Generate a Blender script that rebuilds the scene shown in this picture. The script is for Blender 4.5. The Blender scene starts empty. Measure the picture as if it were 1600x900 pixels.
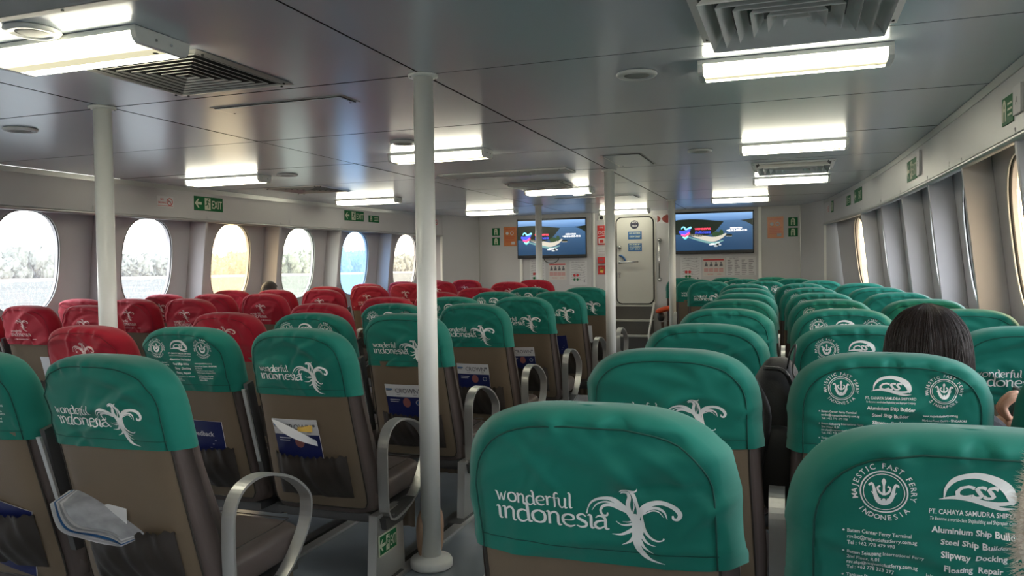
import bpy, math, random
import numpy as np
from math import sin, cos, pi, radians, exp
from mathutils import Vector, Matrix
random.seed(7)
SC = bpy.context.scene
COL = SC.collection

# ------------------------------------------------------------------ camera
CZ = 1.3083
cam_d = bpy.data.cameras.new('camera')
cam_d.sensor_width = 36.0
cam_d.lens = 36.0 * 1250 / 1600
cam_d.clip_start = 0.05
cam_d.clip_end = 6000
cam = bpy.data.objects.new('camera', cam_d)
COL.objects.link(cam)
_y, _p, _r = radians(19.41), radians(1.42), radians(.858)
_fw = Vector((-sin(_y) * cos(_p), cos(_y) * cos(_p), -sin(_p)))
_rt = Vector((cos(_y), sin(_y), 0)); _up = _rt.cross(_fw)
_rt2 = _rt * cos(_r) - _up * sin(_r); _up2 = _up * cos(_r) + _rt * sin(_r)
cam.matrix_world = Matrix(((_rt2.x, _up2.x, -_fw.x, 0), (_rt2.y, _up2.y, -_fw.y, 0), (_rt2.z, _up2.z, -_fw.z, CZ), (0, 0, 0, 1)))
SC.camera = cam

# ------------------------------------------------------------------ world and exposure
W = bpy.data.worlds.new('overcast_sky'); SC.world = W; W.use_nodes = True
nt = W.node_tree; nt.nodes.clear()
wo = nt.nodes.new('ShaderNodeOutputWorld'); bg = nt.nodes.new('ShaderNodeBackground')
tc = nt.nodes.new('ShaderNodeTexCoord'); sx = nt.nodes.new('ShaderNodeSeparateXYZ'); cr = nt.nodes.new('ShaderNodeValToRGB')
cr.color_ramp.elements[0].position = 0.0; cr.color_ramp.elements[0].color = (1.0, .96, .90, 1)
cr.color_ramp.elements[1].position = 0.6; cr.color_ramp.elements[1].color = (.80, .90, 1.0, 1)
nt.links.new(tc.outputs['Generated'], sx.inputs[0]); nt.links.new(sx.outputs['Z'], cr.inputs[0])
nt.links.new(cr.outputs[0], bg.inputs[0]); nt.links.new(bg.outputs[0], wo.inputs[0])
bg.inputs[1].default_value = 4.6
LAMP_L = 6.8
SC.view_settings.view_transform = 'Standard'; SC.view_settings.look = 'None'
SC.view_settings.exposure = 1.5; SC.view_settings.gamma = 1.0
SC.view_settings.use_curve_mapping = False
SC.cycles.max_bounces = 9; SC.cycles.diffuse_bounces = 5; SC.cycles.glossy_bounces = 4
SC.cycles.transparent_max_bounces = 12; SC.cycles.caustics_reflective = False; SC.cycles.caustics_refractive = False
SC.cycles.sample_clamp_indirect = 6.0
SC.cycles.use_denoising = True

# ------------------------------------------------------------------ materials
MATS = {}
def mat(name, col, rough=.5, metal=0., bump=0., bscale=60., emis=0., var=0., vscale=3., spec=.5, sheen=0., stretch=None):
    if name in MATS: return MATS[name]
    m = bpy.data.materials.new(name); m.use_nodes = True
    t = m.node_tree; b = t.nodes['Principled BSDF']
    b.inputs['Base Color'].default_value = (*col, 1); b.inputs['Roughness'].default_value = rough
    b.inputs['Metallic'].default_value = metal; b.inputs['Specular IOR Level'].default_value = spec
    if sheen: b.inputs['Sheen Weight'].default_value = sheen
    if emis:
        b.inputs['Emission Color'].default_value = (*col, 1); b.inputs['Emission Strength'].default_value = emis
    if bump or var:
        tcn = t.nodes.new('ShaderNodeTexCoord'); mp = t.nodes.new('ShaderNodeMapping')
        t.links.new(tcn.outputs['Object'], mp.inputs[0])
        if stretch: mp.inputs['Scale'].default_value = stretch
        if bump:
            n = t.nodes.new('ShaderNodeTexNoise'); n.inputs['Scale'].default_value = bscale; n.inputs['Detail'].default_value = 4
            bp = t.nodes.new('ShaderNodeBump'); bp.inputs['Strength'].default_value = bump; bp.inputs['Distance'].default_value = .01
            t.links.new(mp.outputs[0], n.inputs['Vector']); t.links.new(n.outputs[0], bp.inputs['Height']); t.links.new(bp.outputs[0], b.inputs['Normal'])
        if var:
            n2 = t.nodes.new('ShaderNodeTexNoise'); n2.inputs['Scale'].default_value = vscale; n2.inputs['Detail'].default_value = 3
            r2 = t.nodes.new('ShaderNodeValToRGB')
            r2.color_ramp.elements[0].position = .3; r2.color_ramp.elements[1].position = .7
            r2.color_ramp.elements[0].color = (*[c * (1 - var) for c in col], 1); r2.color_ramp.elements[1].color = (*[min(1, c * (1 + var)) for c in col], 1)
            t.links.new(mp.outputs[0], n2.inputs['Vector']); t.links.new(n2.outputs[0], r2.inputs[0]); t.links.new(r2.outputs[0], b.inputs['Base Color'])
    MATS[name] = m
    return m
GREEN = mat('green_cloth', (.003, .165, .122), .72, bump=.05, bscale=900, var=.07, vscale=5, sheen=.15, spec=.3)
GSEAM = mat('green_seam', (.001, .06, .045), .8)
RED = mat('red_cloth', (.36, .006, .022), .72, bump=.05, bscale=900, var=.07, vscale=5, sheen=.15, spec=.3)
RSEAM = mat('red_seam', (.20, .004, .012), .8)
PRINT = mat('silver_print', (.86, .88, .86), .45)
REDPRINT = mat('pale_print_on_red', (.74, .52, .50), .5)
OLIVE = mat('olive_leather', (.165, .124, .082), .42, bump=.06, bscale=260, var=.08, vscale=4)
TAUPE = mat('taupe_leather', (.095, .073, .066), .40, bump=.06, bscale=260, var=.08, vscale=4)
POCKET = mat('pocket_leather', (.028, .022, .018), .42, bump=.1, bscale=50)
PIPE = mat('piping', (.03, .025, .02), .5)
ALU = mat('brushed_aluminium', (.62, .62, .60), .40, .8, bump=.02, bscale=400)
ALUD = mat('dark_aluminium', (.10, .10, .10), .45, .5)
STEEL = mat('steel', (.55, .55, .54), .25, 1.)
WHITE = mat('white_paint', (.84, .85, .81), .28)
CREAM = mat('cream_door_paint', (.50, .50, .46), .4)
WALL = mat('wall_laminate', (.52, .52, .53), .42, var=.02, vscale=1.5)
WALLW = mat('hull_lining', (.50, .49, .51), .45, var=.02, vscale=1.5)
TRIMM = mat('trim_metal', (.46, .47, .46), .35, .4)
CEIL = mat('ceiling_panel_satin', (.70, .765, .83), .24, .30, bump=.012, bscale=35, var=.03, vscale=1.3, stretch=(1, .12, 1))
DARK = mat('black_gap', (.008, .008, .008), .7)
BLACK = mat('black_plastic', (.012, .012, .013), .35)
RUBBER = mat('black_rubber', (.01, .01, .01), .5)
FLOOR = mat('grey_vinyl', (.21, .24, .27), .22, bump=.02, bscale=30, var=.12, vscale=2)
GRILLEW = mat('grille_white', (.85, .85, .82), .45)
GRILLEG = mat('grille_grey', (.55, .54, .50), .4, .3)
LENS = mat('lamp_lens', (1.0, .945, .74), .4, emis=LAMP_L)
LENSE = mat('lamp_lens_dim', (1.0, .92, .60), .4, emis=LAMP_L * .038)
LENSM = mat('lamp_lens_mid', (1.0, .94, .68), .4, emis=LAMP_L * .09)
SGREEN = mat('sign_green', (.008, .14, .045), .6, spec=.2)
SWHITE = mat('sign_photoluminescent', (.62, .68, .52), .6, spec=.2)
SRED = mat('sign_red', (.55, .03, .03), .45)
PAPER = mat('paper_white', (.62, .62, .63), .5)
INK = mat('ink_grey', (.12, .12, .14), .6)
ORANGE = mat('poster_orange', (.62, .20, .06), .3)
BLUE = mat('sign_blue', (.03, .12, .30), .4)
NAVY = mat('navy_print', (.010, .016, .09), .35)
YELLOW = mat('print_yellow', (.75, .48, .10), .5)
SKIN = mat('skin', (.62, .36, .25), .5, var=.06, vscale=20)
HAIR = mat('hair_black_brown', (.020, .010, .008), .34, bump=.5, bscale=60, stretch=(14, 14, .6), var=.3, vscale=40)
CLOTH = mat('dark_cloth', (.02, .02, .025), .8)
PACK = mat('backpack_nylon', (.012, .012, .013), .6, bump=.1, bscale=300)
FUR = mat('cream_fur', (.75, .68, .60), .8)
BEIGE = mat('beige_cloth', (.46, .30, .20), .7, bump=.2, bscale=60)
FABOR = mat('orange_fabric', (.75, .09, .02), .6)

def glass(name, tint, haze=.05, streak=.3):
    m = bpy.data.materials.new(name); m.use_nodes = True; t = m.node_tree; t.nodes.clear()
    o = t.nodes.new('ShaderNodeOutputMaterial'); tr = t.nodes.new('ShaderNodeBsdfTransparent'); tr.inputs[0].default_value = (*tint, 1)
    tl = t.nodes.new('ShaderNodeBsdfTranslucent'); tl.inputs[0].default_value = (*[min(1, c * 1.0) for c in tint], 1)
    gl = t.nodes.new('ShaderNodeBsdfGlossy'); gl.inputs['Roughness'].default_value = .06
    tcn = t.nodes.new('ShaderNodeTexCoord'); mp = t.nodes.new('ShaderNodeMapping'); mp.inputs['Scale'].default_value = (1, 1, .28)
    mp.inputs['Rotation'].default_value = (.25, 0, 0)
    n = t.nodes.new('ShaderNodeTexNoise'); n.inputs['Scale'].default_value = 90; n.inputs['Detail'].default_value = 6; n.inputs['Distortion'].default_value = 1.5
    r = t.nodes.new('ShaderNodeMapRange'); r.inputs[1].default_value = .48; r.inputs[2].default_value = .68; r.inputs[3].default_value = haze; r.inputs[4].default_value = haze + streak * .35
    mx = t.nodes.new('ShaderNodeMixShader'); mx2 = t.nodes.new('ShaderNodeMixShader'); mx2.inputs[0].default_value = .04
    L = t.links.new
    L(tcn.outputs['Object'], mp.inputs[0]); L(mp.outputs[0], n.inputs['Vector']); L(n.outputs[0], r.inputs[0]); L(r.outputs[0], mx.inputs[0])
    L(tr.outputs[0], mx.inputs[1]); L(tl.outputs[0], mx.inputs[2]); L(mx.outputs[0], mx2.inputs[1]); L(gl.outputs[0], mx2.inputs[2]); L(mx2.outputs[0], o.inputs[0])
    return m
GL_CLEAR = glass('glass_clear_wet', (.80, .80, .82))
GL_WARM = glass('glass_warm_light_tint', (.84, .62, .36), .18, .3)  # warm light of the polarised haze outside, put into the pane tint
GL_GREEN = glass('glass_pale_green', (.80, .82, .70))  # greenish light from outside, carried by the pane tint
GL_BLUE = glass('glass_blue_light_tint', (.36, .58, .90), .18, .3)  # blue of the polarised outside light, painted into the glass colour
GL_PEACH = glass('glass_peach_light_tint', (.86, .76, .64))  # tint stands for the peach light of the haze outside
GL_AMBER = glass('glass_amber_light_tint', (.88, .66, .42), .25, .2)  # orange glow from outside put into the glass colour

# ------------------------------------------------------------------ mesh helpers
class B:
    def __init__(s): s.v = []; s.f = []; s.m = []; s.mats = []
    def mi(s, m):
        if m not in s.mats: s.mats.append(m)
        return s.mats.index(m)
    def add(s, vs, fs, m):
        k = len(s.v); i = s.mi(m)
        s.v.extend([tuple(map(float, v)) for v in vs]); s.f.extend([tuple(a + k for a in f) for f in fs]); s.m.extend([i] * len(fs)); return s
    def box(s, c, d, m, R=None):
        cx, cy, cz = c; a, b_, h = d[0] / 2, d[1] / 2, d[2] / 2
        P = [Vector((x, y, z)) for z in (-h, h) for y in (-b_, b_) for x in (-a, a)]
        if R: P = [R @ p for p in P]
        P = [p + Vector(c) for p in P]
        return s.add(P, [(0, 2, 3, 1), (4, 5, 7, 6), (0, 1, 5, 4), (2, 6, 7, 3), (0, 4, 6, 2), (1, 3, 7, 5)], m)
    def hexa(s, P, m):   # 8 points, bottom 4 (ccw) then top 4
        return s.add(P, [(3, 2, 1, 0), (4, 5, 6, 7), (0, 1, 5, 4), (1, 2, 6, 5), (2, 3, 7, 6), (3, 0, 4, 7)], m)
    def tube(s, pts, r, m, n=10, closed=False, cap=True):
        pts = [Vector(p) for p in pts]; N = len(pts); rr = r if hasattr(r, '__len__') else [r] * N
        vs = []; up = None
        for i, p in enumerate(pts):
            a = pts[(i - 1) % N] if (i or closed) else p; b_ = pts[(i + 1) % N] if (i < N - 1 or closed) else p
            t = (b_ - a).normalized()
            if up is None: up = Vector((0, 0, 1)) if abs(t.z) < .9 else Vector((1, 0, 0))
            sd = t.cross(up).normalized(); up = sd.cross(t).normalized()
            for k in range(n):
                q = 2 * pi * k / n; vs.append(p + (sd * cos(q) + up * sin(q)) * rr[i])
        fs = []
        for i in range(N if closed else N - 1):
            for k in range(n):
                a = i * n + k; b_ = i * n + (k + 1) % n; c = ((i + 1) % N) * n + (k + 1) % n; d = ((i + 1) % N) * n + k
                fs.append((a, b_, c, d))
        if cap and not closed: fs.append(tuple(range(n))[::-1]); fs.append(tuple(range((N - 1) * n, N * n)))
        return s.add(vs, fs, m)
    def lathe(s, c, prof, m, n=32, axis='z'):
        vs = []
        for r, h in prof:
            for k in range(n):
                q = 2 * pi * k / n
                p = (r * cos(q), r * sin(q), h) if axis == 'z' else ((r * cos(q), h, r * sin(q)) if axis == 'y' else (h, r * cos(q), r * sin(q)))
                vs.append((c[0] + p[0], c[1] + p[1], c[2] + p[2]))
        fs = [(i * n + k, i * n + (k + 1) % n, (i + 1) * n + (k + 1) % n, (i + 1) * n + k) for i in range(len(prof) - 1) for k in range(n)]
        fs += [tuple(range(n))[::-1], tuple(range((len(prof) - 1) * n, len(prof) * n))]
        return s.add(vs, fs, m)
    def band(s, pts, width, thick, m, closed=False):  # flat bar bent in the YZ plane, width along X. pts: (y,z)
        N = len(pts); P = [Vector((0, y, z)) for y, z in pts]; vs = []
        for i in range(N):
            a = P[(i - 1) % N] if (i or closed) else P[i]; b_ = P[(i + 1) % N] if (i < N - 1 or closed) else P[i]
            t = (b_ - a).normalized(); nn = Vector((0, -t.z, t.y))
            ww = width[i] if hasattr(width, '__len__') else width
            for sx_, sn in ((-1, -1), (1, -1), (1, 1), (-1, 1)):
                vs.append(P[i] + Vector((sx_ * ww / 2, 0, 0)) + nn * sn * thick / 2)
        fs = []
        for i in range(N if closed else N - 1):
            j = (i + 1) % N
            for k in range(4): fs.append((i * 4 + k, i * 4 + (k + 1) % 4, j * 4 + (k + 1) % 4, j * 4 + k))
        if not closed: fs += [(3, 2, 1, 0), tuple((N - 1) * 4 + k for k in range(4))]
        return s.add(vs, fs, m)
    def grid(s, fn, nu, nv, m, closeu=False):
        vs = [fn(i / (nu if closeu else nu - 1), j / (nv - 1)) for j in range(nv) for i in range(nu)]
        fs = [(j * nu + i, j * nu + (i + 1) % nu, (j + 1) * nu + (i + 1) % nu, (j + 1) * nu + i) for j in range(nv - 1) for i in range(nu if closeu else nu - 1)]
        return s.add(vs, fs, m)
    def map(s, fn): s.v = [tuple(fn(Vector(v))) for v in s.v]; return s
    def mesh(s, name, smooth=False):
        me = bpy.data.meshes.new(name); me.from_pydata(s.v, [], s.f)
        for m in s.mats: me.materials.append(m)
        me.polygons.foreach_set('material_index', s.m)
        if smooth: me.polygons.foreach_set('use_smooth', [True] * len(s.f))
        me.update(); return me
    def build(s, name, parent=None, smooth=False, loc=None, bev=0, **tags):
        return mk(name, s.mesh(name, smooth), parent, loc, bev, **tags)

def mk(name, me, parent=None, loc=None, bev=0, rz=0, label=None, cat=None, group=None, kind=None):
    o = bpy.data.objects.new(name, me); COL.objects.link(o)
    if parent is not None: o.parent = parent
    if loc is not None: o.location = loc
    if rz: o.rotation_euler.z = rz
    if bev:
        b = o.modifiers.new('bevel', 'BEVEL'); b.width = bev; b.segments = 2; b.limit_method = 'ANGLE'; b.angle_limit = radians(40)
    if label: o['label'] = label
    if cat: o['category'] = cat
    if group: o['group'] = group
    if kind: o['kind'] = kind
    return o
def empty(name, loc, label, cat, group=None, rz=0): return mk(name, None, None, loc, 0, rz, label, cat, group)
def struct(name, me=None): return mk(name, me, kind='structure')
def catmull(P, n=6):
    P = [np.array(p, float) for p in P]; P = [2 * P[0] - P[1]] + P + [2 * P[-1] - P[-2]]; out = []
    for i in range(1, len(P) - 2):
        for k in range(n):
            t = k / n
            out.append(.5 * ((2 * P[i]) + (-P[i - 1] + P[i + 1]) * t + (2 * P[i - 1] - 5 * P[i] + 4 * P[i + 1] - P[i + 2]) * t * t + (-P[i - 1] + 3 * P[i] - 3 * P[i + 1] + P[i + 2]) * t ** 3))
    out.append(P[-2]); return out
# flat artwork: collects 2D faces (x right, y up)
class Art:
    def __init__(s): s.v = []; s.f = []; s.m = []
    def poly(s, pts, m):
        k = len(s.v); s.v += [tuple(p[:2]) for p in pts]; s.f.append(tuple(range(k, k + len(pts)))); s.m.append(m)
    def rect(s, x0, y0, x1, y1, m): s.poly([(x0, y0), (x1, y0), (x1, y1), (x0, y1)], m)
    def disc(s, cx, cy, rx, m, ry=None, n=24): s.poly([(cx + rx * cos(2 * pi * k / n), cy + (ry or rx) * sin(2 * pi * k / n)) for k in range(n)], m)
    def stroke(s, P, m, n=6, sc=1., off=(0, 0), flip=False):
        C = catmull(P, n) if len(P) > 2 else [np.array(p, float) for p in P]
        k = len(s.v)
        for i, c in enumerate(C):
            a = C[max(i - 1, 0)]; b_ = C[min(i + 1, len(C) - 1)]; d = b_[:2] - a[:2]; d = d / (np.linalg.norm(d) + 1e-9); nn = np.array([-d[1], d[0]])
            for sg in (1, -1):
                q = c[:2] + nn * sg * max(c[2], .001) / 2
                s.v.append((off[0] + q[0] * sc, off[1] + (-q[1] if flip else q[1]) * sc))
        for i in range(len(C) - 1):
            s.f.append((k + 2 * i, k + 2 * i + 2, k + 2 * i + 3, k + 2 * i + 1)); s.m.append(m)
    def ring(s, cx, cy, r, w, m, n=40, ry=None):
        P = [(cx + r * cos(2 * pi * k / n), cy + (ry or r) * sin(2 * pi * k / n), w) for k in range(n + 1)]; s.stroke(P, m, n=1)
    def text(s, t, x, y, size, m, align='l', bold=0., shear=0., rot=0., sxx=1., width=None):
        vs, fs, w = text2d(t, bold, shear)
        k = len(s.v)
        if width: sxx = width / (w * size)
        ox = {'l': 0, 'c': -w / 2, 'r': -w}[align]
        for a, b_ in vs:
            a = (a + ox) * size * sxx; b_ = b_ * size
            s.v.append((x + a * cos(rot) - b_ * sin(rot), y + a * sin(rot) + b_ * cos(rot)))
        for f in fs: s.f.append(tuple(q + k for q in f)); s.m.append(m)
        return w * size * sxx
    def to(s, b, fn):
        ms = {}
        for f, m in zip(s.f, s.m): ms.setdefault(m.name, (m, []))[1].append(f)
        P = [fn(x, y) for x, y in s.v]
        for m, fs in ms.values():
            used = sorted({q for f in fs for q in f}); ix = {q: i for i, q in enumerate(used)}
            b.add([P[q] for q in used], [tuple(ix[q] for q in f) for f in fs], m)
        return b
_tc = {}
def text2d(t, bold=0., shear=0.):
    key = (t, bold, shear)
    if key in _tc: return _tc[key]
    c = bpy.data.curves.new('lettering', 'FONT'); c.body = t; c.size = 1; c.offset = bold; c.shear = shear; c.resolution_u = 2
    o = bpy.data.objects.new('lettering', c); COL.objects.link(o)
    dg = bpy.context.evaluated_depsgraph_get(); me = bpy.data.meshes.new_from_object(o.evaluated_get(dg))
    vs = [(v.co.x, v.co.y) for v in me.vertices]; fs = [tuple(p.vertices) for p in me.polygons]
    bpy.data.objects.remove(o); bpy.data.curves.remove(c); bpy.data.meshes.remove(me)
    x0 = min([v[0] for v in vs], default=0); x1 = max([v[0] for v in vs], default=0)
    vs = [(a - x0, b_) for a, b_ in vs]
    _tc[key] = (vs, fs, x1 - x0); return _tc[key]

# ------------------------------------------------------------------ hull plan
CX = -2.38; H = 2.148
_ys = [-3.2, 3, 4, 5.5, 7.6, 9.5, 11.4, 12.3]; _hs = [3.3, 3.29, 3.27, 3.23, 3.15, 3.0, 2.77, 2.60]
def half(y):   # smooth interpolation of the half breadth
    return sum(float(np.interp(y + d, _ys, _hs)) for d in (-.5, -.25, 0, .25, .5)) / 5
_dy = [-3.2, 1.4, 2.8, 3.7, 4.6, 5.6, 6.5, 7.5, 8.8, 9.7, 12.3]; _dz = [0, 0, .005, .010, .018, .024, .032, .043, .055, .062, .075]
def deck(y): return float(np.interp(y, _dy, _dz))
HOFFS = {-1: .20, 1: .15}; LEAN = .11; LIPZ = 1.815; YF = 12.2; YB = -3.0
def hullx(y, z, side, off=0.): return CX + side * (half(y) + off + LEAN * (1.8 - z))

# floor
b = B(); YS = [YB + (YF + .1 - YB) * k / 40 for k in range(41)]
b.grid(lambda u, v: (CX - 3.9 + 7.8 * u, YB + (YF + .1 - YB) * v, deck(YB + (YF + .1 - YB) * v)), 3, 41, FLOOR)
struct('floor', b.mesh('floor', True))

# ceiling: one object with each panel a part
ceil = struct('ceiling')
b = B(); b.box((CX, (YB + YF) / 2, H + .05), (7.0, YF - YB + .4, .02), DARK); b.build('ceiling_backing', ceil)
XS = [None, -3.25, -1.505, None]; YC = [-3.0, -1.65, -.45, .75, 1.956, 3.156, 4.35, 5.55, 6.75, 7.95, 9.15, 10.32, 11.3, 12.2]
g = .0055
for j in range(len(YC) - 1):
    y0, y1 = YC[j] + g, YC[j + 1] - g
    for i in range(3):
        n = 5; L = []; R = []
        for k in range(n):
            y = y0 + (y1 - y0) * k / (n - 1)
            L.append((CX - half(y) - .01 if i == 0 else XS[i] + g, y)); R.append((CX + half(y) + .01 if i == 2 else XS[i + 1] - g, y))
        ring = L[::-1] + R; N = len(ring); dz = random.uniform(0, .0015)
        vs = [(x, y, H + dz) for x, y in ring] + [(x, y, H + .02) for x, y in ring]
        B().add(vs, [tuple(range(N))[::-1], tuple(range(N, 2 * N))], CEIL).add(vs, [(k, (k + 1) % N, N + (k + 1) % N, N + k) for k in range(N)], DARK).build('ceiling_panel', ceil)

# side walls: overhead box panels, soffit, fins, window panels
FINS = {-1: [-3.0, -1.75, -.58, .59, 1.76, 2.93, 4.1, 5.45, 6.60, 7.75, 8.90, 10.06, 11.35],
        1: [-3.0, -2.2, -1.2, -.18, .84, 1.87, 2.9, 3.94, 4.95, 5.90, 6.95, 7.93, 9.04, 11.35]}
JOINTS = [-3.0, -.1, 2.6, 5.25, 7.9, 10.62, 11.38]
WC = {-1: [None] * 12, 1: [None] * 14}
tints = {-1: {6: GL_CLEAR, 7: GL_CLEAR, 8: GL_WARM, 9: GL_GREEN, 10: GL_BLUE, 11: GL_PEACH}, 1: {7: GL_AMBER, 8: GL_CLEAR, 9: GL_CLEAR, 10: GL_CLEAR, 11: GL_CLEAR, 12: GL_AMBER}}
wn = 0
def strip(b, side, ya, yb, prof, m, n=12):   # sweep profile [(off,z)] along the hull between ya, yb
    b.grid(lambda u, v: (lambda y, q: (CX + side * (half(y) + q[0]), y, q[1]))(ya + (yb - ya) * u, prof[int(round(v * (len(prof) - 1)))]), n, len(prof), m)
for side, nm in ((-1, 'wall_left'), (1, 'wall_right')):
    HOFF = HOFFS[side]
    wall = struct(nm)
    for a, c in zip(JOINTS[:-1], JOINTS[1:]):
        b = B(); strip(b, side, a + .005, c - .005, [(.03, LIPZ + .03), (.0, LIPZ + .03), (.0, H - .001), (.03, H - .001), (.03, LIPZ + .03)], WALL); b.build('overhead_panel', wall)
    b = B(); strip(b, side, YB, 11.38, [(.012, LIPZ + .03), (-.010, LIPZ + .028), (-.016, LIPZ + .016), (-.010, LIPZ + .002), (.02, LIPZ - .002), (.03, LIPZ + .03)], TRIMM, 40); b.build('lip_moulding', wall, True)
    b = B(); strip(b, side, YB, 11.38, [(.0, H - .045), (-.006, H - .045), (-.006, H - .002), (.01, H - .002)], TRIMM, 40); b.build('ceiling_edge_strip', wall)
    b = B(); strip(b, side, YB, 11.38, [(.014, LIPZ + .06), (HOFF + .1, LIPZ + .06), (HOFF + .1, LIPZ + .08), (.014, LIPZ + .08)], WALLW, 40); b.build('soffit', wall)
    F = FINS[side]
    for k in range(len(F) - 1):
        y0, y1 = F[k], F[k + 1]; yc_ = (y0 + y1) / 2 + (.04 if side < 0 else 0) if y1 - y0 < 1.6 or side < 0 else 10.05; zc = 1.41; hy, hz = .305, .425
        zb_, zt_ = .03, LIPZ + .07
        # superellipse hole
        N = 48; hole = []; outer = []
        angs = [2 * pi * q / N + .001 for q in range(N)]
        cor = [math.atan2(zz - zc, yy - yc_) % (2 * pi) for yy, zz in ((y0, zb_), (y1, zb_), (y1, zt_), (y0, zt_))]
        angs = sorted(angs + cor); N = len(angs)
        for a in angs:
            ca, sa = cos(a), sin(a); m_ = 2.7
            r = (abs(ca / hy) ** m_ + abs(sa / hz) ** m_) ** (-1 / m_); hole.append((yc_ + r * ca, zc + r * sa))
            t_ = min(((y1 - yc_) / ca if ca > 1e-6 else 1e9), ((y0 - yc_) / ca if ca < -1e-6 else 1e9), ((zt_ - zc) / sa if sa > 1e-6 else 1e9), ((zb_ - zc) / sa if sa < -1e-6 else 1e9))
            outer.append((yc_ + t_ * ca, zc + t_ * sa))
        hx = lambda y, z, o=0.: (hullx(y, z, side, HOFF + o), y, z)
        vs = [hx(*p) for p in outer] + [hx(*p) for p in hole] + [hx(*p, .05) for p in hole]
        fs = [(q, (q + 1) % N, N + (q + 1) % N, N + q) for q in range(N)] + [(N + q, N + (q + 1) % N, 2 * N + (q + 1) % N, 2 * N + q) for q in range(N)]
        B().add(vs, fs, WALLW).build('hull_lining_panel', wall)
        # outer shell so that no light leaks round the window
        vs = [hx(*p, .055) for p in outer] + [hx(*p, .055) for p in hole]
        B().add(vs, fs[:N], WALLW).build('outer_plating', wall)
        # fin
        b = B(); yy = y0; th = .018
        if k:
            zk, zm = .92, 1.02
            b.hexa([(hullx(yy, zb_, side, .17), yy - th, zb_), (hullx(yy, zb_, side, HOFF), yy - th, zb_), (hullx(yy, zb_, side, HOFF), yy + th, zb_), (hullx(yy, zb_, side, .17), yy + th, zb_),
                    (hullx(yy, zk, side, .17), yy - th, zk), (hullx(yy, zk, side, HOFF), yy - th, zk), (hullx(yy, zk, side, HOFF), yy + th, zk), (hullx(yy, zk, side, .17), yy + th, zk)], WALLW)
            b.hexa([(hullx(yy, zk, side, .17), yy - th, zk), (hullx(yy, zk, side, HOFF), yy - th, zk), (hullx(yy, zk, side, HOFF), yy + th, zk), (hullx(yy, zk, side, .17), yy + th, zk),
                    (hullx(yy, zm, side, .0), yy - th, zm), (hullx(yy, zm, side, HOFF), yy - th, zm), (hullx(yy, zm, side, HOFF), yy + th, zm), (hullx(yy, zm, side, .0), yy + th, zm)], WALLW)
            b.hexa([(hullx(yy, zm, side, .0), yy - th, zm), (hullx(yy, zm, side, HOFF), yy - th, zm), (hullx(yy, zm, side, HOFF), yy + th, zm), (hullx(yy, zm, side, .0), yy + th, zm),
                    (hullx(yy, LIPZ + .058, side, .004), yy - th, LIPZ + .058), (hullx(yy, LIPZ + .058, side, HOFF), yy - th, LIPZ + .058), (hullx(yy, LIPZ + .058, side, HOFF), yy + th, LIPZ + .058), (hullx(yy, LIPZ + .058, side, .004), yy + th, LIPZ + .058)], WALLW)
            b.build('frame_fin', wall, bev=.006)
        # window
        wn += 1; w_ = struct('window_%d' % wn)
        gm = tints[side].get(k, GL_CLEAR)
        vs = [hx(*p, .04) for p in hole]; B().add(vs, [tuple(range(N))], gm).build('glass_pane', w_)
        gk = [hole[q] for q in range(N)]
        B().tube([hx(*p, .012) for p in gk], .008, RUBBER, 6, True).build('rubber_gasket', w_, True)
        B().tube([hx(*p, -.001) for p in gk], .006, TRIMM, 6, True).build('trim_ring', w_, True)
b = B(); b.box((CX, YB - .02, 1.1), (7.2, .04, 2.2), WALL); struct('wall_back', b.mesh('wall_back'))

# ------------------------------------------------------------------ front wall
wf = struct('wall_front')
PX = [CX - 2.47, -4.15, -2.98, -1.72, -.46, CX + 2.47]
for a, c in zip(PX[:-1], PX[1:]):
    b = B(); b.box(((a + c) / 2, YF + .03, (H + .05) / 2), (c - a - .004, .06, H - .05 + .1), WALL); b.build('wall_panel', wf)
b = B(); b.box((CX, YF + .08, 1.1), (5.6, .02, 2.2), DARK); b.build('backing', wf)
for sd in (-1, 1):
    xa, xb = CX + sd * (half(11.38) + .0), CX + sd * 2.47; xo = CX + sd * (half(11.38) + .45)
    b = B(); P = [(xa, 11.38), (xb, YF), (xb, YF + .05), (xa + sd * .02, 11.42), (xo, 11.42), (xo, 11.38)]
    N = 6; b.add([(x, y, .05) for x, y in P] + [(x, y, H) for x, y in P], [(k, (k + 1) % N, N + (k + 1) % N, N + k) for k in range(N)], WALL); b.build('angled_wall_panel', wf)
tn = 0
def trim(c, d, m, R=None, bev=0):
    global tn; tn += 1
    b = B(); b.box(c, d, m, R); me = b.mesh('trim'); o = mk('trim_%d' % tn, me, kind='structure', bev=bev); return o
trim((-.46, YF - .012, 1.1), (.045, .024, 2.09), WHITE, bev=.004)
trim((-4.13, YF - .012, .80), (.045, .024, 1.45), WHITE, bev=.004)
trim((-2.93, YF - .012, 1.1), (.03, .024, 2.09), WHITE, bev=.004)
for sd in (-1, 1):
    trim((CX + sd * 2.47, YF - .012, 1.1), (.012, .02, 2.09), TRIMM)
    trim((CX + sd * (half(11.38) + .012), 11.365, .95), (.03, .03, 1.78), WHITE)

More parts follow.
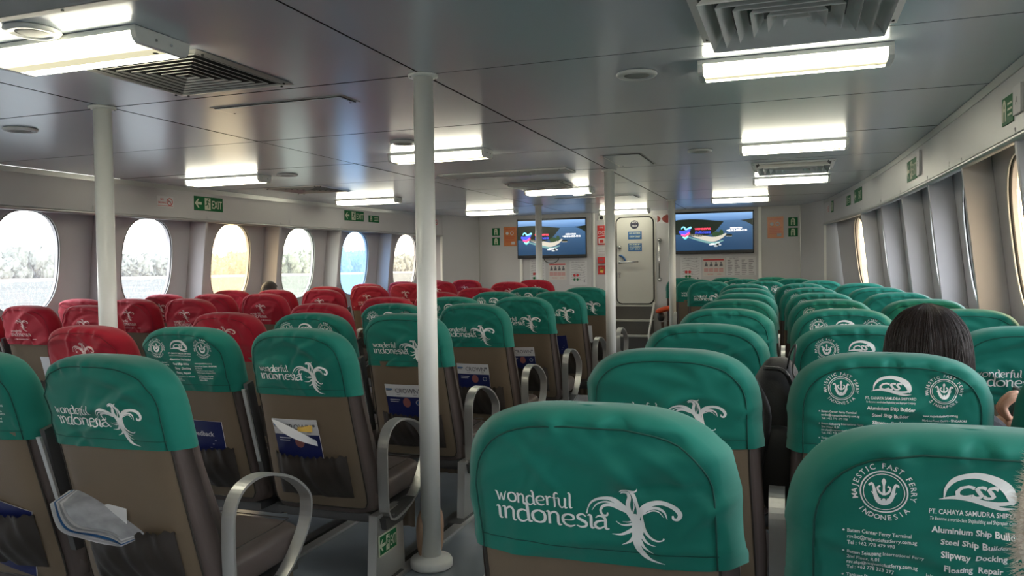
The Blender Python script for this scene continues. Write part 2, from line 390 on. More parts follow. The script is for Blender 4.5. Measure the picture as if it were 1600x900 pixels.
FW = lambda off: (lambda x, y: (x, YF - off, y))
def rrect(x0, z0, x1, z1, r, n=6):
    P = []
    for cx_, cz_, a0 in ((x1 - r, z1 - r, 0), (x0 + r, z1 - r, pi / 2), (x0 + r, z0 + r, pi), (x1 - r, z0 + r, 3 * pi / 2)):
        P += [(cx_ + r * cos(a0 + pi / 2 * k / n), cz_ + r * sin(a0 + pi / 2 * k / n)) for k in range(n + 1)]
    return P
def slab(b, P, y0, y1, m):  # P in xz; extruded along y (y0 nearer camera)
    N = len(P); b.add([(x, y0, z) for x, z in P] + [(x, y1, z) for x, z in P], [tuple(range(N))[::-1], tuple(range(N, 2 * N))] + [(k, (k + 1) % N, N + (k + 1) % N, N + k) for k in range(N)], m); return b
# door
dr = struct('door_1'); dx0, dx1, dz0, dz1 = -2.575, -2.005, .735, 2.06
slab(B(), rrect(dx0 - .035, dz0 - .035, dx1 + .035, dz1 + .035, .10), YF - .012, YF, CREAM).build('door_frame', dr)
b = B(); b.tube([(x, YF - .016, z) for x, z in rrect(dx0, dz0, dx1, dz1, .085)], .011, DARK, 6, True); b.build('door_gasket', dr)
slab(B(), rrect(dx0 + .008, dz0 + .008, dx1 - .008, dz1 - .008, .08), YF - .030, YF - .008, CREAM).build('door_leaf', dr)
b = B(); b.lathe((-2.52, YF - .045, 1.37), [(.02, -.02), (.026, .0), (.026, .02)], STEEL, 16, 'y'); b.tube([(-2.52, YF - .06, 1.37), (-2.50, YF - .075, 1.372), (-2.23, YF - .075, 1.375)], .013, STEEL); b.build('lever_handle', dr, True)
b = B(); b.tube([(-2.535 + .10 * cos(a), YF - .045, 1.38 + .10 * sin(a)) for a in [1.5 - .2 * k for k in range(8)]], .014, BLUE, 6); b.build('blue_latch_guard', dr, True)
b = B(); b.lathe((-2.525, YF - .035, 1.60), [(.0, -.025), (.03, -.02), (.032, 0), (.032, .01)], STEEL, 20, 'y'); b.build('round_lock', dr, True)
b = B(); b.lathe((-2.53, YF - .035, 1.20), [(.02, -.02), (.022, .01)], STEEL, 14, 'y'); b.box((-2.52, YF - .06, 1.165), (.014, .012, .07), STEEL); b.build('turn_key', dr)
# handrail right of the door
o = empty('grab_rail', (-1.915, YF, 1.1), 'long vertical chrome grab rail fixed beside the crew door', 'handrail')
b = B(); b.tube([(0, -.045, .02), (0, -.05, .3), (0, -.045, .58)], .012, STEEL, 12); b.build('rail', o, True)
for z in (0, .6): b = B(); b.lathe((0, -.0, z), [(.034, -.001), (.034, -.012), (.02, -.035), (.016, -.055)], STEEL, 18, 'y'); b.build('rail_bracket', o, True)
# stairs
st = empty('door_steps', (-2.29, YF, deck(YF)), 'dark grey steps with white nosings below the crew door', 'stairs')
for k, (z, y0) in enumerate(((.70, -.16), (.485, -.36), (.27, -.56))):
    zf = deck(YF)
    B().box((0, y0 / 2, (z - .2 - zf + .1) + .1 - .1), (.56, -y0, .215), mat('step_grey', (.10, .095, .09), .6)).build('riser', st, loc=(0, 0, 0))
    B().box((0, y0 / 2 - .005, z - zf + .012), (.575, -y0 + .02, .02), mat('nosing_white', (.5, .5, .45), .4)).build('tread', st)
for sd in (-1, 1): b = B(); b.tube([(sd * .30, -.60, 0), (sd * .30, -.60, .25), (sd * .30, -.10, .68)], .016, WHITE, 8); b.build('stringer', st, True)
o = empty('step_handrail', (-2.66, 11.75, deck(11.75)), 'short white tubular handrail left of the crew door steps', 'handrail')
b = B(); b.tube([(0, -.2, 0), (0, -.2, .45), (0, -.12, .60), (0, .3, .66)], .018, WHITE, 10); b.build('rail', o, True)
b = B(); b.tube([(0, .2, 0), (0, .2, .64)], .015, WHITE, 8); b.build('post', o, True)

# ------------------------------------------------------------------ televisions
def E(name, col, s): return mat(name, col, .4, emis=s)
tv = None
def make_tv(cx, cz, label):
    o = empty('wall_television', (cx, YF, cz), label, 'television', 'televisions on the front wall')
    w, h = 1.135, .625
    B().box((0, -.055, 0), (w, .035, h), BLACK).build('housing', o, bev=.006)
    B().box((0, -.02, 0), (.4, .04, .3), BLACK).build('wall_mount', o)
    A = Art(); x0, x1, y0, y1 = -.553, .553, -.262, .285
    for k in range(14):    # sea in the film being shown, lighter towards its horizon
        f0, f1 = k / 14, (k + 1) / 14; t = f0 ** 1.5
        m = E('screen_sea_%d' % k, (.006 + .03 * t, .026 + .06 * t, .062 + .11 * t), .7); A.rect(x0, y0 + (y1 - y0) * .80 * f0, x1, y0 + (y1 - y0) * .80 * f1, m)
    for k in range(5):
        t = k / 4; m = E('screen_sky_%d' % k, (.06 + .08 * t, .13 + .12 * t, .27 + .16 * t), .7); A.rect(x0, y0 + (y1 - y0) * (.80 + .04 * k), x1, y0 + (y1 - y0) * (.84 + .04 * k), m)
    A2 = Art(); hd = E('screen_hill', (.004, .009, .005), .5)
    P = [(x0, .19)] + [(x0 + .73 * t, .197 + .008 * sin(5 * t) - .035 * t ** 3) for t in [k / 20 for k in range(1, 20)]]
    low = [(.17, .16), (.12, .14), (.10, .10), (.04, .03), (-.05, -.03), (-.2, -.06), (-.4, -.03), (x0, -.02)]
    for i in range(len(P) - 1):
        xa, xb = P[i][0], P[i + 1][0]
        f = lambda x: np.interp(x, [q[0] for q in low[::-1]], [q[1] for q in low[::-1]])
        A2.poly([(xa, f(xa)), (xb, f(xb)), (xb, P[i + 1][1]), (xa, P[i][1])], hd)
    A2.poly([(.38, .170), (.46, .145), (x1, .09), (x1, .19), (.46, .178)], hd)
    bc = E('screen_beach', (.40, .37, .31), .6); A2.stroke([(-.36, -.02, .02), (-.2, -.06, .06), (-.02, -.10, .07), (.10, -.07, .05), (.18, -.02, .02)], bc)
    sh = E('screen_shallow', (.10, .20, .20), .7); A2.stroke([(-.40, -.05, .01), (-.2, -.11, .03), (.0, -.155, .03), (.14, -.12, .015)], sh)
    A2.disc(.03, -.025, .06, E('screen_palm', (.015, .04, .015), .6), .04); A2.disc(.11, -.005, .03, E('screen_palm', (.015, .04, .015), .6), .045)
    for q in ((.0, -.17, .05), (.06, -.155, .03), (-.04, -.18, .03), (.09, -.185, .02), (.03, -.20, .03)): A2.disc(q[0], q[1], q[2], E('screen_pier', (.62, .62, .60), .8), q[2] * .25, 8)
    A2.disc(.055, -.175, .02, hd, .02, 7); A2.disc(.22, -.045, .05, hd, .018, 10); A2.rect(.18, -.065, .26, -.055, bc)
    A3 = Art(); wv = E('screen_logo_cyan', (.15, .65, .85), 1.1); rd = E('screen_logo_red', (.85, .05, .10), 1.0); bl = E('screen_logo_blue', (.04, .06, .5), .8); wh = E('screen_white', (.9, .9, .9), 1.0); tq = E('screen_logo_teal', (.10, .65, .50), 1.)
    A3.stroke([(-.50, .03, .03), (-.44, .0, .07), (-.37, .03, .05), (-.34, .07, .02)], bl); A3.stroke([(-.47, -.02, .02), (-.41, -.04, .04), (-.35, .01, .03)], rd)
    A3.stroke([(-.45, -.055, .01), (-.41, -.075, .03), (-.37, -.04, .015)], tq)
    A3.stroke([(-.47, .06, .008), (-.45, .09, .016), (-.42, .085, .018), (-.41, .06, .02), (-.37, .065, .02), (-.33, .085, .02), (-.34, .06, .01)], wv)
    A3.text('WONDERFUL', -.27, .045, .038, rd, bold=.02, shear=.2); A3.text('Indonesia', -.27, -.01, .06, bl, bold=.02, shear=.3)
    A3.text('RESERVATION', .32, .05, .026, wh, 'c', .02); A3.text('+62 812-6003-1116', .33, .012, .036, wh, 'c', .03)
    b = B(); A.to(b, lambda x, y: (x, -.0735, y)); b.build('screen_picture', o)
    b = B(); A2.to(b, lambda x, y: (x, -.0740, y)); b.build('screen_scenery', o); b = B(); A3.to(b, lambda x, y: (x, -.0746, y)); b.build('screen_caption', o)
    return o
make_tv(-1.11, 1.79, 'flat television left of the orange poster, right of the crew door')
make_tv(-3.605, 1.77, 'flat television behind a white pole, left of the crew door')
b = B(); b.tube([(-3.62 + .0 + .12 * cos(a), YF - .03, 1.455 + .075 * sin(a)) for a in [pi + pi * k / 12 for k in range(13)]], .006, BLACK, 6)
b.build('hanging_cable', None, True, label='loop of black cable hanging under the left television', cat='cable')

# ------------------------------------------------------------------ signs and posters
def sign(name, label, cat, T, w, h, board, arts, group=None, th=.004):
    """T maps (x,y,out) to world; centre origin. arts: list of (part name, Art)"""
    b = B(); P = [(-w / 2, -h / 2), (w / 2, -h / 2), (w / 2, h / 2), (-w / 2, h / 2)]
    b.add([T(x, y, .0005) for x, y in P] + [T(x, y, th) for x, y in P], [(3, 2, 1, 0), (4, 5, 6, 7), (0, 1, 5, 4), (1, 2, 6, 5), (2, 3, 7, 6), (3, 0, 4, 7)], board)
    o = b.build(name, label=label, cat=cat, group=group)
    for i, (pn, A) in enumerate(arts):
        q = B(); A.to(q, lambda x, y: T(x, y, th + .0008 * (i + 1))); q.build(pn, o, kind='stuff' if pn in ('instructions', 'pictogram', 'drawing', 'symbols') else None)
    return o
def TF(cx, cz): return lambda x, y, o: (cx + x, YF - o, cz + y)
def TS(cy, cz, side):
    def f(x, y, o):
        yy = cy + (x if side < 0 else -x)
        return (CX + side * (half(yy) - o - .001), yy, cz + y)
    return f
def man(A, x, y, s, m):   # running figure
    A.disc(x + .10 * s, y + .42 * s, .075 * s, m, n=10)
    for st_ in ([(.05, .32, .12), (.0, .15, .13), (-.05, .0, .12)], [(-.05, .0, .09), (-.16, -.10, .08), (-.30, -.10, .06)], [(-.02, .0, .09), (.10, -.14, .08), (.06, -.36, .07)], [(.05, .28, .06), (-.12, .24, .06), (-.16, .10, .05)], [(.05, .28, .06), (.18, .16, .06), (.28, .22, .05)]):
        A.stroke(st_, m, 4, s, (x, y))
def arrow(A, x, y, s, m):  # points left
    A.poly([(x - .5 * s, y), (x - .05 * s, y - .45 * s), (x + .12 * s, y - .45 * s), (x - .12 * s, y - .12 * s), (x + .45 * s, y - .12 * s), (x + .45 * s, y + .12 * s), (x - .12 * s, y + .12 * s), (x + .12 * s, y + .45 * s), (x - .05 * s, y + .45 * s)], m)
def exit_art(w, h, mirror=False):
    A = Art(); arrow(A, -w * .36, 0, h * .72, SWHITE); A.rect(-w * .145, -h * .42, w * .06, h * .42, SWHITE)
    A2 = Art(); man(A2, -w * .045, -h * .02, h * .82, SGREEN)
    A2.text('EXIT', w * .285, -h * .30, h * .80, SWHITE, 'c', .01, width=w * .36)
    return [('arrow', A), ('lettering', A2)]
def vest_art(w, h, wide=True):
    A = Art(); x = -w * .28 if wide else 0
    A.stroke([(x - .16 * h, -.38 * h, .15 * h), (x - .14 * h, .2 * h, .16 * h), (x, .36 * h, .14 * h), (x + .14 * h, .2 * h, .16 * h), (x + .16 * h, -.38 * h, .15 * h)], SWHITE)
    A.disc(x, .05 * h, .07 * h, SWHITE, n=10)
    if wide:
        for k in range(3): A.rect(w * .02, h * (.16 - .2 * k), w * .42, h * (.24 - .2 * k), SWHITE)
    return [('pictogram', A)]
def nosmoke_art(w, h):
    A = Art(); A.ring(w * .27, 0, h * .33, h * .08, SRED, 24); A.stroke([(w * .27 - h * .22, h * .22, h * .07), (w * .27 + h * .22, -h * .22, h * .07)], SRED); A.rect(w * .27 - h * .2, -h * .04, w * .27 + h * .18, h * .04, INK)
    A.text('NO', -w * .2, h * .12, h * .26, SRED, 'c', .01); A.text('SMOKING', -w * .2, -h * .2, h * .25, SRED, 'c', .01, width=w * .48)
    A.rect(-w * .46, -h * .42, w * .46, -h * .38, SRED)
    return [('lettering', A)]
sign('exit_sign', 'large green EXIT sign above the amber window on the left wall', 'sign', TS(6.62, 2.0, -1), .40, .14, SGREEN, exit_art(.40, .14))
sign('exit_sign', 'green EXIT sign above the blue window on the left wall', 'sign', TS(9.18, 2.02, -1), .42, .13, SGREEN, exit_art(.42, .13))
sign('life_jacket_sign', 'small green life jacket sign right of the farther left EXIT sign', 'sign', TS(9.62, 2.0, -1), .24, .09, SGREEN, vest_art(.24, .09))
sign('no_smoking_sign', 'white and red no smoking sign beside the nearer left EXIT sign', 'sign', TS(6.05, 1.985, -1), .20, .10, PAPER, nosmoke_art(.20, .10))
sign('no_smoking_sign', 'white and red no smoking sign near the far left corner', 'sign', TS(11.15, 2.03, -1), .22, .10, PAPER, nosmoke_art(.22, .10))
sign('life_jacket_sign', 'green life jacket sign nearest the camera on the right wall', 'sign', TS(4.03, 1.965, 1), .17, .12, SGREEN, vest_art(.17, .12))
sign('location_plate', 'white plate standing behind the nearest green sign on the right wall', 'sign', TS(3.86, 1.98, 1), .11, .12, PAPER, [('lettering', (lambda A: (A.text('A', 0, -.02, .05, INK, 'c'), A)[1])(Art()))], th=.012)
sign('exit_sign', 'green EXIT sign above the middle window recesses of the right wall', 'sign', TS(6.44, 1.975, 1), .38, .15, SGREEN, exit_art(.38, .15))
sign('location_plate', 'white plate edge-on behind the middle EXIT sign of the right wall', 'sign', TS(6.15, 1.99, 1), .10, .17, PAPER, [('lettering', (lambda A: (A.text('B', 0, -.02, .05, INK, 'c'), A)[1])(Art()))], th=.014)
sign('exit_sign', 'farther green EXIT sign on the right wall', 'sign', TS(9.15, 2.02, 1), .45, .14, SGREEN, exit_art(.45, .14))
sign('life_jacket_sign', 'small green sign beyond the farther EXIT sign on the right wall', 'sign', TS(9.75, 2.01, 1), .26, .11, SGREEN, vest_art(.26, .11))
sign('fire_point_sign', 'small pale sign at the far end of the right wall box', 'sign', TS(11.1, 2.01, 1), .16, .09, PAPER, nosmoke_art(.16, .09))
sign('life_jacket_sign', 'narrow green sign at the far end of the right wall box', 'sign', TS(10.8, 2.02, 1), .16, .14, SGREEN, vest_art(.16, .14, False))
def tilewest(cx, cz, lab): sign('life_jacket_sign', lab, 'sign', TF(cx, cz), .13, .125, SGREEN, vest_art(.13, .125, False))
tilewest(-.005, 1.915, 'upper green life jacket sign right of the right orange poster')
tilewest(-.005, 1.765, 'lower green life jacket sign right of the right orange poster')
tilewest(-4.56, 1.90, 'upper green life jacket sign left of the left orange poster')
tilewest(-4.56, 1.745, 'lower green life jacket sign left of the left orange poster')
def orange_poster(cx, cz, lab):
    A = Art(); A.text('LIFE JACKET', 0, .11, .03, SRED, 'c', .01); A.disc(-.05, .05, .025, PAPER, n=12); A.ring(.03, .05, .025, .01, PAPER, 14)
    for k in range(4): A.rect(-.085, -.01 - .026 * k, .085 - .02 * (k % 2), -.004 - .026 * k, SRED)
    A.rect(.02, -.13, .08, -.085, PAPER)
    sign('orange_poster', lab, 'poster', TF(cx, cz), .22, .31, ORANGE, [('lettering', A)])
orange_poster(-.245, 1.84, 'glossy orange safety poster right of the right television')
orange_poster(-4.315, 1.82, 'orange safety poster left of the left television')
def plan_poster(cx, cz, w, h, lab):
    A = Art(); r = random.Random(int(cx * 100))
    A.text('FIRE CONTROL PLAN', 0, h * .42, .022, INK, 'c')
    for k in range(7):
        y = h * (.32 - .1 * k); A.stroke([(-w * .42, y, .003), (-w * .1, y + .02 * r.random(), .004), (w * .2, y - .01, .003), (w * .42, y + .015 * r.random(), .003)], INK, 3)
        A.ring((r.random() - .5) * w * .7, y, .012, .003, INK, 10)
    A2 = Art(); A2.disc(-w * .22, -h * .1, .022, SRED, n=12); A2.disc(-w * .05, -h * .1, .022, SRED, n=12); A2.disc(-w * .22, -h * .28, .02, SGREEN, n=12); A2.disc(-w * .05, -h * .28, .02, SGREEN, n=12); A2.disc(w * .35, -h * .35, .012, INK, n=10)
    sign('plan_poster', lab, 'poster', TF(cx, cz), w, h, PAPER, [('drawing', A), ('symbols', A2)])
plan_poster(-1.455, 1.25, .30, .38, 'white deck plan poster under the left end of the right television')
plan_poster(-3.19, 1.22, .28, .38, 'white deck plan poster under the right end of the left television')
plan_poster(-3.86, 1.25, .26, .38, 'faint white poster behind the pole under the left television')
def jacket_poster(cx, cz, w, h, lab):
    A = Art(); A.rect(-w * .46, h * .36, w * .46, h * .44, SRED)
    A2 = Art()
    for k in range(4):
        x = -w * .34 + k * w * .225; A2.disc(x, h * .24, .013, INK, n=8); A2.poly([(x - .025, h * .04), (x + .025, h * .04), (x + .02, h * .19), (x - .012, h * .19)], INK)
        for j in range(3): A2.rect(x - .03, -h * (.08 + .07 * j) - .008, x + .03, -h * (.08 + .07 * j), SRED)
    A2.text('PENTING', -w * .15, -h * .42, .02, SRED, 'c', .01); A2.text('AWAS', w * .25, -h * .42, .02, SRED, 'c', .01)
    sign('life_jacket_poster', lab, 'poster', TF(cx, cz), w, h, mat('poster_cream', (.60, .57, .54), .5), [('header_bar', A), ('instructions', A2)])
jacket_poster(-1.12, 1.28, .32, .27, 'red-headed life jacket instruction poster under the right television')
jacket_poster(-3.53, 1.25, .29, .27, 'red-headed life jacket instruction poster under the left television')
A = Art(); rr = random.Random(3)
A.text('MUSTER LIST', -.16, .11, .022, INK)
for k in range(9):
    for j in range(4): A.rect(-.19 + j * .1, .085 - k * .026, -.19 + j * .1 + .03 + .05 * rr.random(), .092 - k * .026, INK)
sign('muster_list', 'wide white printed list under the right end of the right television', 'poster', TF(-.73, 1.29), .42, .27, PAPER, [('lettering', A)])
# red column of fire signs left of the door
A = Art(); A.text('FIRE', 0, .11, .035, PAPER, 'c', .01); A.ring(-.03, .04, .022, .008, PAPER, 14); A.ring(.03, .04, .022, .008, PAPER, 14); A.stroke([(-.06, -.02, .012), (.06, .0, .012)], PAPER, 1); A.rect(-.05, -.13, .05, -.05, PAPER)
A2 = Art(); A2.rect(-.03, -.12, .03, -.07, SRED); sign('fire_extinguisher_sign', 'tall red fire equipment sign, topmost red sign left of the door', 'sign', TF(-2.81, 1.80), .135, .30, SRED, [('pictogram', A), ('detail', A2)])
A = Art(); A.ring(0, 0, .0001, .001, INK, 4); A.text('FIRE STATION', 0, .01, .02, INK, 'c'); A.rect(-.05, -.02, .05, -.012, INK)
sign('small_notice', 'small white notice between the red signs left of the door', 'sign', TF(-2.81, 1.565), .13, .10, PAPER, [('lettering', A)])
o = empty('fire_alarm_box', (-2.81, YF, 1.41), 'small dark red alarm box between notice and hand sign', 'alarm'); B().box((0, -.02, 0), (.12, .04, .10), SRED).build('box', o, bev=.004); A = Art(); A.text('FIRE', 0, -.012, .035, INK, 'c', .02); q = B(); A.to(q, lambda x, y: (x, -.0412, y)); q.build('lettering', o)
A = Art(); A.stroke([(-.01, -.04, .05), (.0, 0, .055), (.015, .02, .04)], YELLOW); A.stroke([(-.015, 0, .012), (-.015, .045, .012)], YELLOW, 1)
for k in range(3): A.stroke([(-.01 + .012 * k, .0, .010), (-.005 + .012 * k, .022, .010)], YELLOW, 1)
sign('alarm_button_sign', 'red sign with a pale pointing hand, lowest left of the door', 'sign', TF(-2.81, 1.26), .13, .14, SRED, [('pictogram', A)])
o = empty('security_camera', (-2.81, YF, 2.065), 'small black dome camera above the red signs', 'camera'); B().box((0, -.015, 0), (.09, .03, .07), WHITE).build('mount', o, bev=.004); B().lathe((.01, -.03, 0), [(.028, 0), (.026, -.02), (.012, -.034)], BLACK, 16, 'y').build('lens', o, True)
# door signs
def dsign(cx, cz, w, h, m, lines, lab, round_=False):
    A = Art(); n = len(lines)
    for i, l in enumerate(lines): A.text(l, 0, h * (.5 - (i + .8) / (n + .4)), h / (n + 1) * .9, SWHITE if not round_ else PAPER, 'c', .02, width=w * (.8 if not round_ else .62))
    if round_:
        b = B(); b.lathe((cx, YF - .031, cz), [(w / 2, 0), (w / 2, -.003)], m, 28, 'y'); o = b.build('round_door_sign', label=lab, cat='sign'); q = B(); A.to(q, lambda x, y: (cx + x, YF - .0355, cz + y)); q.build('lettering', o)
    else: sign('door_sign', lab, 'sign', lambda x, y, o: (cx + x, YF - .0305 - o, cz + y), w, h, m, [('lettering', A)])
dsign(-2.29, 1.945, .13, .13, mat('sign_black_blue', (.012, .015, .04), .4), ['WATCH', 'YOUR STEP'], 'round dark sign at the top of the crew door', True)
dsign(-2.285, 1.78, .21, .12, BLUE, ['NO ACCESS', 'CREW ONLY'], 'upper rectangular blue sign on the crew door')
dsign(-2.285, 1.60, .21, .12, BLUE, ['KEEP', 'CLOSED', 'AT SEA'], 'lower rectangular blue sign on the crew door')
DR = mat('sign_dark_red', (.26, .04, .03), .5)
A = Art(); A.poly([(-.085, .055), (-.05, .03), (-.035, 0), (-.05, -.03), (-.085, -.055)], DR); A.text('H', -.13, -.02, .05, SGREEN)
A.poly([(.06, .065), (.01, .045), (-.02, 0), (.01, -.045), (.06, -.065), (.11, -.045), (.11, .045)], DR); sign('hazard_sign', 'dark red bow-tie shaped sticker right of the top of the door', 'sign', TF(-1.86, 2.02), .30, .13, PAPER, [('pictogram', A)], th=.002)

# ------------------------------------------------------------------ poles
def pole(x, y, lab, r=.043):
    z = deck(y); o = empty('support_pole', (x, y, z), lab, 'pole', 'white poles along the two aisles')
    B().lathe((0, 0, 0), [(r, .02), (r, H - z - .006)], WHITE, 40).build('shaft', o, True)
    b = B(); b.lathe((0, 0, 0), [(.085, 0), (.092, .006), (.093, .03), (.086, .042), (r + .006, .046), (r, .052)], WHITE, 40); b.build('base_flange', o, True)
    b = B(); b.lathe((0, 0, H - z), [(r, -.014), (.064, -.010), (.066, -.001)], WHITE, 40); b.build('ceiling_collar', o, True)
    for a in (.8, 3.9): b = B(); b.lathe((.056 * cos(a), .056 * sin(a), H - z - .013), [(.004, -.002), (.004, .002)], STEEL, 8); b.build('screw', o)
pole(-1.505, 3.156, 'thick white pole nearest the camera beside the middle aisle')
pole(-1.505, 6.85, 'white pole just left of the crew door')
pole(-1.46, 10.30, 'white pole just left of the right television')
pole(-3.22, 10.25, 'thin white pole in front of the left television')
pole(-3.27, 3.13, 'white pole in the left aisle beside red seats')
pole(-3.25, 6.85, 'white pole mostly hidden behind the nearest thick pole')

# ------------------------------------------------------------------ ceiling fittings
def lamp(x, y, w, lab, on=True, d=.17, h=.060):
    o = empty('fluorescent_light', (x, y, H), lab, 'light', 'fluorescent ceiling lights')
    B().box((0, 0, -.009), (w, d + .012, .018), WHITE).build('tray', o, bev=.002)
    P = [(-d / 2, -.016), (d / 2, -.016), (d / 2 - .006, -h + .014), (d / 2 - .022, -h), (-d / 2 + .022, -h), (-d / 2 + .006, -h + .014)]
    b = B(); xs = [-w / 2 + .022, w / 2 - .022]; N = 6
    b.add([(xx, p[0], p[1]) for xx in xs for p in P], [(k, (k + 1) % N, N + (k + 1) % N, N + k) for k in range(N) if k != 3] + [tuple(range(N))[::-1], tuple(range(N, 2 * N))], LENS)
    ya, yb = d / 2 - .022, -d / 2 + .022
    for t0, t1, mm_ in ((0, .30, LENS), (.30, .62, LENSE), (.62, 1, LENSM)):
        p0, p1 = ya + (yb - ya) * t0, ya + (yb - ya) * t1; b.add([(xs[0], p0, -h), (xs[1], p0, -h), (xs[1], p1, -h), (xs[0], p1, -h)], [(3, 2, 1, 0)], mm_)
    b.build('diffuser', o)
    for sx_ in (-1, 1):
        b = B(); x0, x1 = sx_ * (w / 2 - .022), sx_ * w / 2
        b.add([(xx, p[0] * 1.03, p[1] * 1.02) for xx in (x0, x1) for p in P], [(k, (k + 1) % N, N + (k + 1) % N, N + k) for k in range(N)] + [tuple(range(N))[::-1], tuple(range(N, 2 * N))], WHITE); c = b.build('end_cap', o)
        for yy in (-.035, .035): B().lathe((sx_ * (w / 2 + .001), yy, -.03), [(.0045, -.002), (.0045, .003)], STEEL, 10, 'x').build('screw', c)
    b = B(); b.lathe((w / 2 - .055, .02, -h - .001), [(.010, 0), (.010, .002)], DARK, 12); b.build('fixing_hole', o)
lamp(0.0, 3.46, .735, 'large lit ceiling light nearest on the right side')
lamp(-2.46, 2.27, .75, 'large lit ceiling light at the upper left, nearest the camera', d=.25, h=.055)
lamp(0.0, 5.90, .71, 'lit ceiling light, second on the right side')
lamp(-.02, 8.20, .70, 'lit ceiling light, third on the right side beyond the grille')
lamp(-.62, 10.36, .70, 'lit ceiling light above the right television')
lamp(-2.39, 5.27, .745, 'lit ceiling light partly behind the nearest thick pole')
lamp(-2.35, 8.22, .73, 'lit ceiling light left of the second pole with a detector under it')
lamp(-2.36, 11.75, .74, 'lit ceiling light above the crew door')
lamp(-4.72, 5.86, .80, 'lit ceiling light, nearest in the left row')
lamp(-4.72, 8.35, .80, 'lit ceiling light, second in the left row')
for x_, y_, w_ in ((0., 1.05, 'right'), (0., -1.35, 'right'), (-2.4, -.10, 'middle'), (-2.4, -2.3, 'middle'), (-4.72, 3.25 - 1.9, 'left'), (-4.72, -.95, 'left')):
    lamp(x_, y_, .74, 'lit ceiling light behind the camera, %s row, %s' % (w_, 'nearer' if y_ > -.5 else 'farther back'))
lamp(-4.12, 10.85, .76, 'lit ceiling light left of the left television')
o = empty('smoke_detector', (-2.18, 8.42, H), 'small square white box just behind the light left of the second pole', 'detector'); B().box((0, 0, -.035), (.13, .06, .07), WHITE).build('housing', o, bev=.01)

def diffuser(x, y, w, lab, m, steps=7, deep=.03):
    bl = .22 if m is GRILLEG else .7; fz = -.007 if m is GRILLEG else -.014
    o = empty('air_diffuser', (x, y, H), lab, 'vent', 'square ceiling air diffusers'); R = w / 2
    b = B(); fr = .035
    for i in range(4):
        a = i * pi / 2; c, s_ = cos(a), sin(a); rot = lambda px, py: (px * c - py * s_, px * s_ + py * c)
        b.add([(*rot(-R, -R), -.002), (*rot(R, -R), -.002), (*rot(R - fr, -R + fr), fz), (*rot(-R + fr, -R + fr), fz), (*rot(R - fr, -R + fr), -.001), (*rot(-R + fr, -R + fr), -.001)], [(0, 1, 2, 3), (3, 2, 4, 5)], m)
    b.build('frame', o)
    B().box((0, 0, -.0008), (w - 2 * fr, w - 2 * fr, .001), mat('throat_grey', (.12, .12, .12), .6) if m is GRILLEW else DARK).build('throat', o)
    for k in range(steps):
        r0 = (R - fr) * (1 - (k + .15) / steps); r1 = r0 - (R - fr) / steps * bl
        b = B()
        for i in range(4):
            a = i * pi / 2; c, s_ = cos(a), sin(a); rot = lambda px, py: (px * c - py * s_, px * s_ + py * c)
            b.add([(*rot(-r0, -r0), -deep), (*rot(r0, -r0), -deep), (*rot(r1, -r1), -.003), (*rot(-r1, -r1), -.003), (*rot(-r0, -r0), -deep + .003), (*rot(r0, -r0), -deep + .003)], [(3, 2, 1, 0), (0, 1, 5, 4), (4, 5, 2, 3)], m)
        b.build('louvre_ring', o)
    for sx_ in (-1, 1):
        for sy in (-1, 1):
            B().lathe((sx_ * (R - .018), sy * R * .82, -.010), [(.005, -.002), (.005, .004)], DARK, 8).build('screw', o)
            B().lathe((sx_ * R * .82, sy * (R - .018), -.010), [(.005, -.002), (.005, .004)], DARK, 8).build('screw', o)
diffuser(-2.42, 2.77, .63, 'grey square air diffuser beside the big left light', GRILLEG, 7, .009)
diffuser(.015, 2.78, .66, 'large white deep-bladed air diffuser at the upper right', GRILLEW, 6, .055)
diffuser(-2.40, 7.76, .62, 'square air diffuser in front of the light left of the second pole', GRILLEW, 7, .03)
diffuser(.0, 7.26, .66, 'white square air diffuser between the second and third right lights', GRILLEW, 6, .045)
diffuser(-4.70, 7.10, .66, 'square air diffuser in the left row of the ceiling', GRILLEG, 7, .009)
def linear(x0, x1, y0, y1, lab, m, n):
    o = empty('linear_grille', ((x0 + x1) / 2, (y0 + y1) / 2, H), lab, 'vent'); w, d = x1 - x0, y1 - y0; f = .035
    b = B()
    for c, s_ in (((0, -d / 2 + f / 2, -.006), (w, f, .012)), ((0, d / 2 - f / 2, -.006), (w, f, .012)), ((-w / 2 + f / 2, 0, -.006), (f, d - 2 * f, .012)), ((w / 2 - f / 2, 0, -.006), (f, d - 2 * f, .012))): b.box(c, s_, m)
    b.build('frame', o, bev=.002); B().box((0, 0, -.0008), (w - 2 * f, d - 2 * f, .001), DARK).build('throat', o)
    for k in range(n):
        y = -d / 2 + f + (d - 2 * f) * (k + .5) / n
        B().box((0, y, -.008), (w - 2 * f, .003, .013), m, Matrix.Rotation(.6, 3, 'X')).build('slat', o)
    for k in range(4):
        for sy in (-1, 1): B().lathe((-w / 2 + .06 + (w - .12) * k / 3, sy * (d / 2 - f / 2), -.012), [(.005, -.002), (.005, .002)], DARK, 8).build('screw', o)
linear(-3.0, -1.70, 1.22, 1.935, 'long grey return grille at the top left corner of the photo', GRILLEG, 22)
linear(-2.98, -1.80, 6.50, 6.84, 'long grey return grille right of the nearest thick pole', GRILLEW, 9)
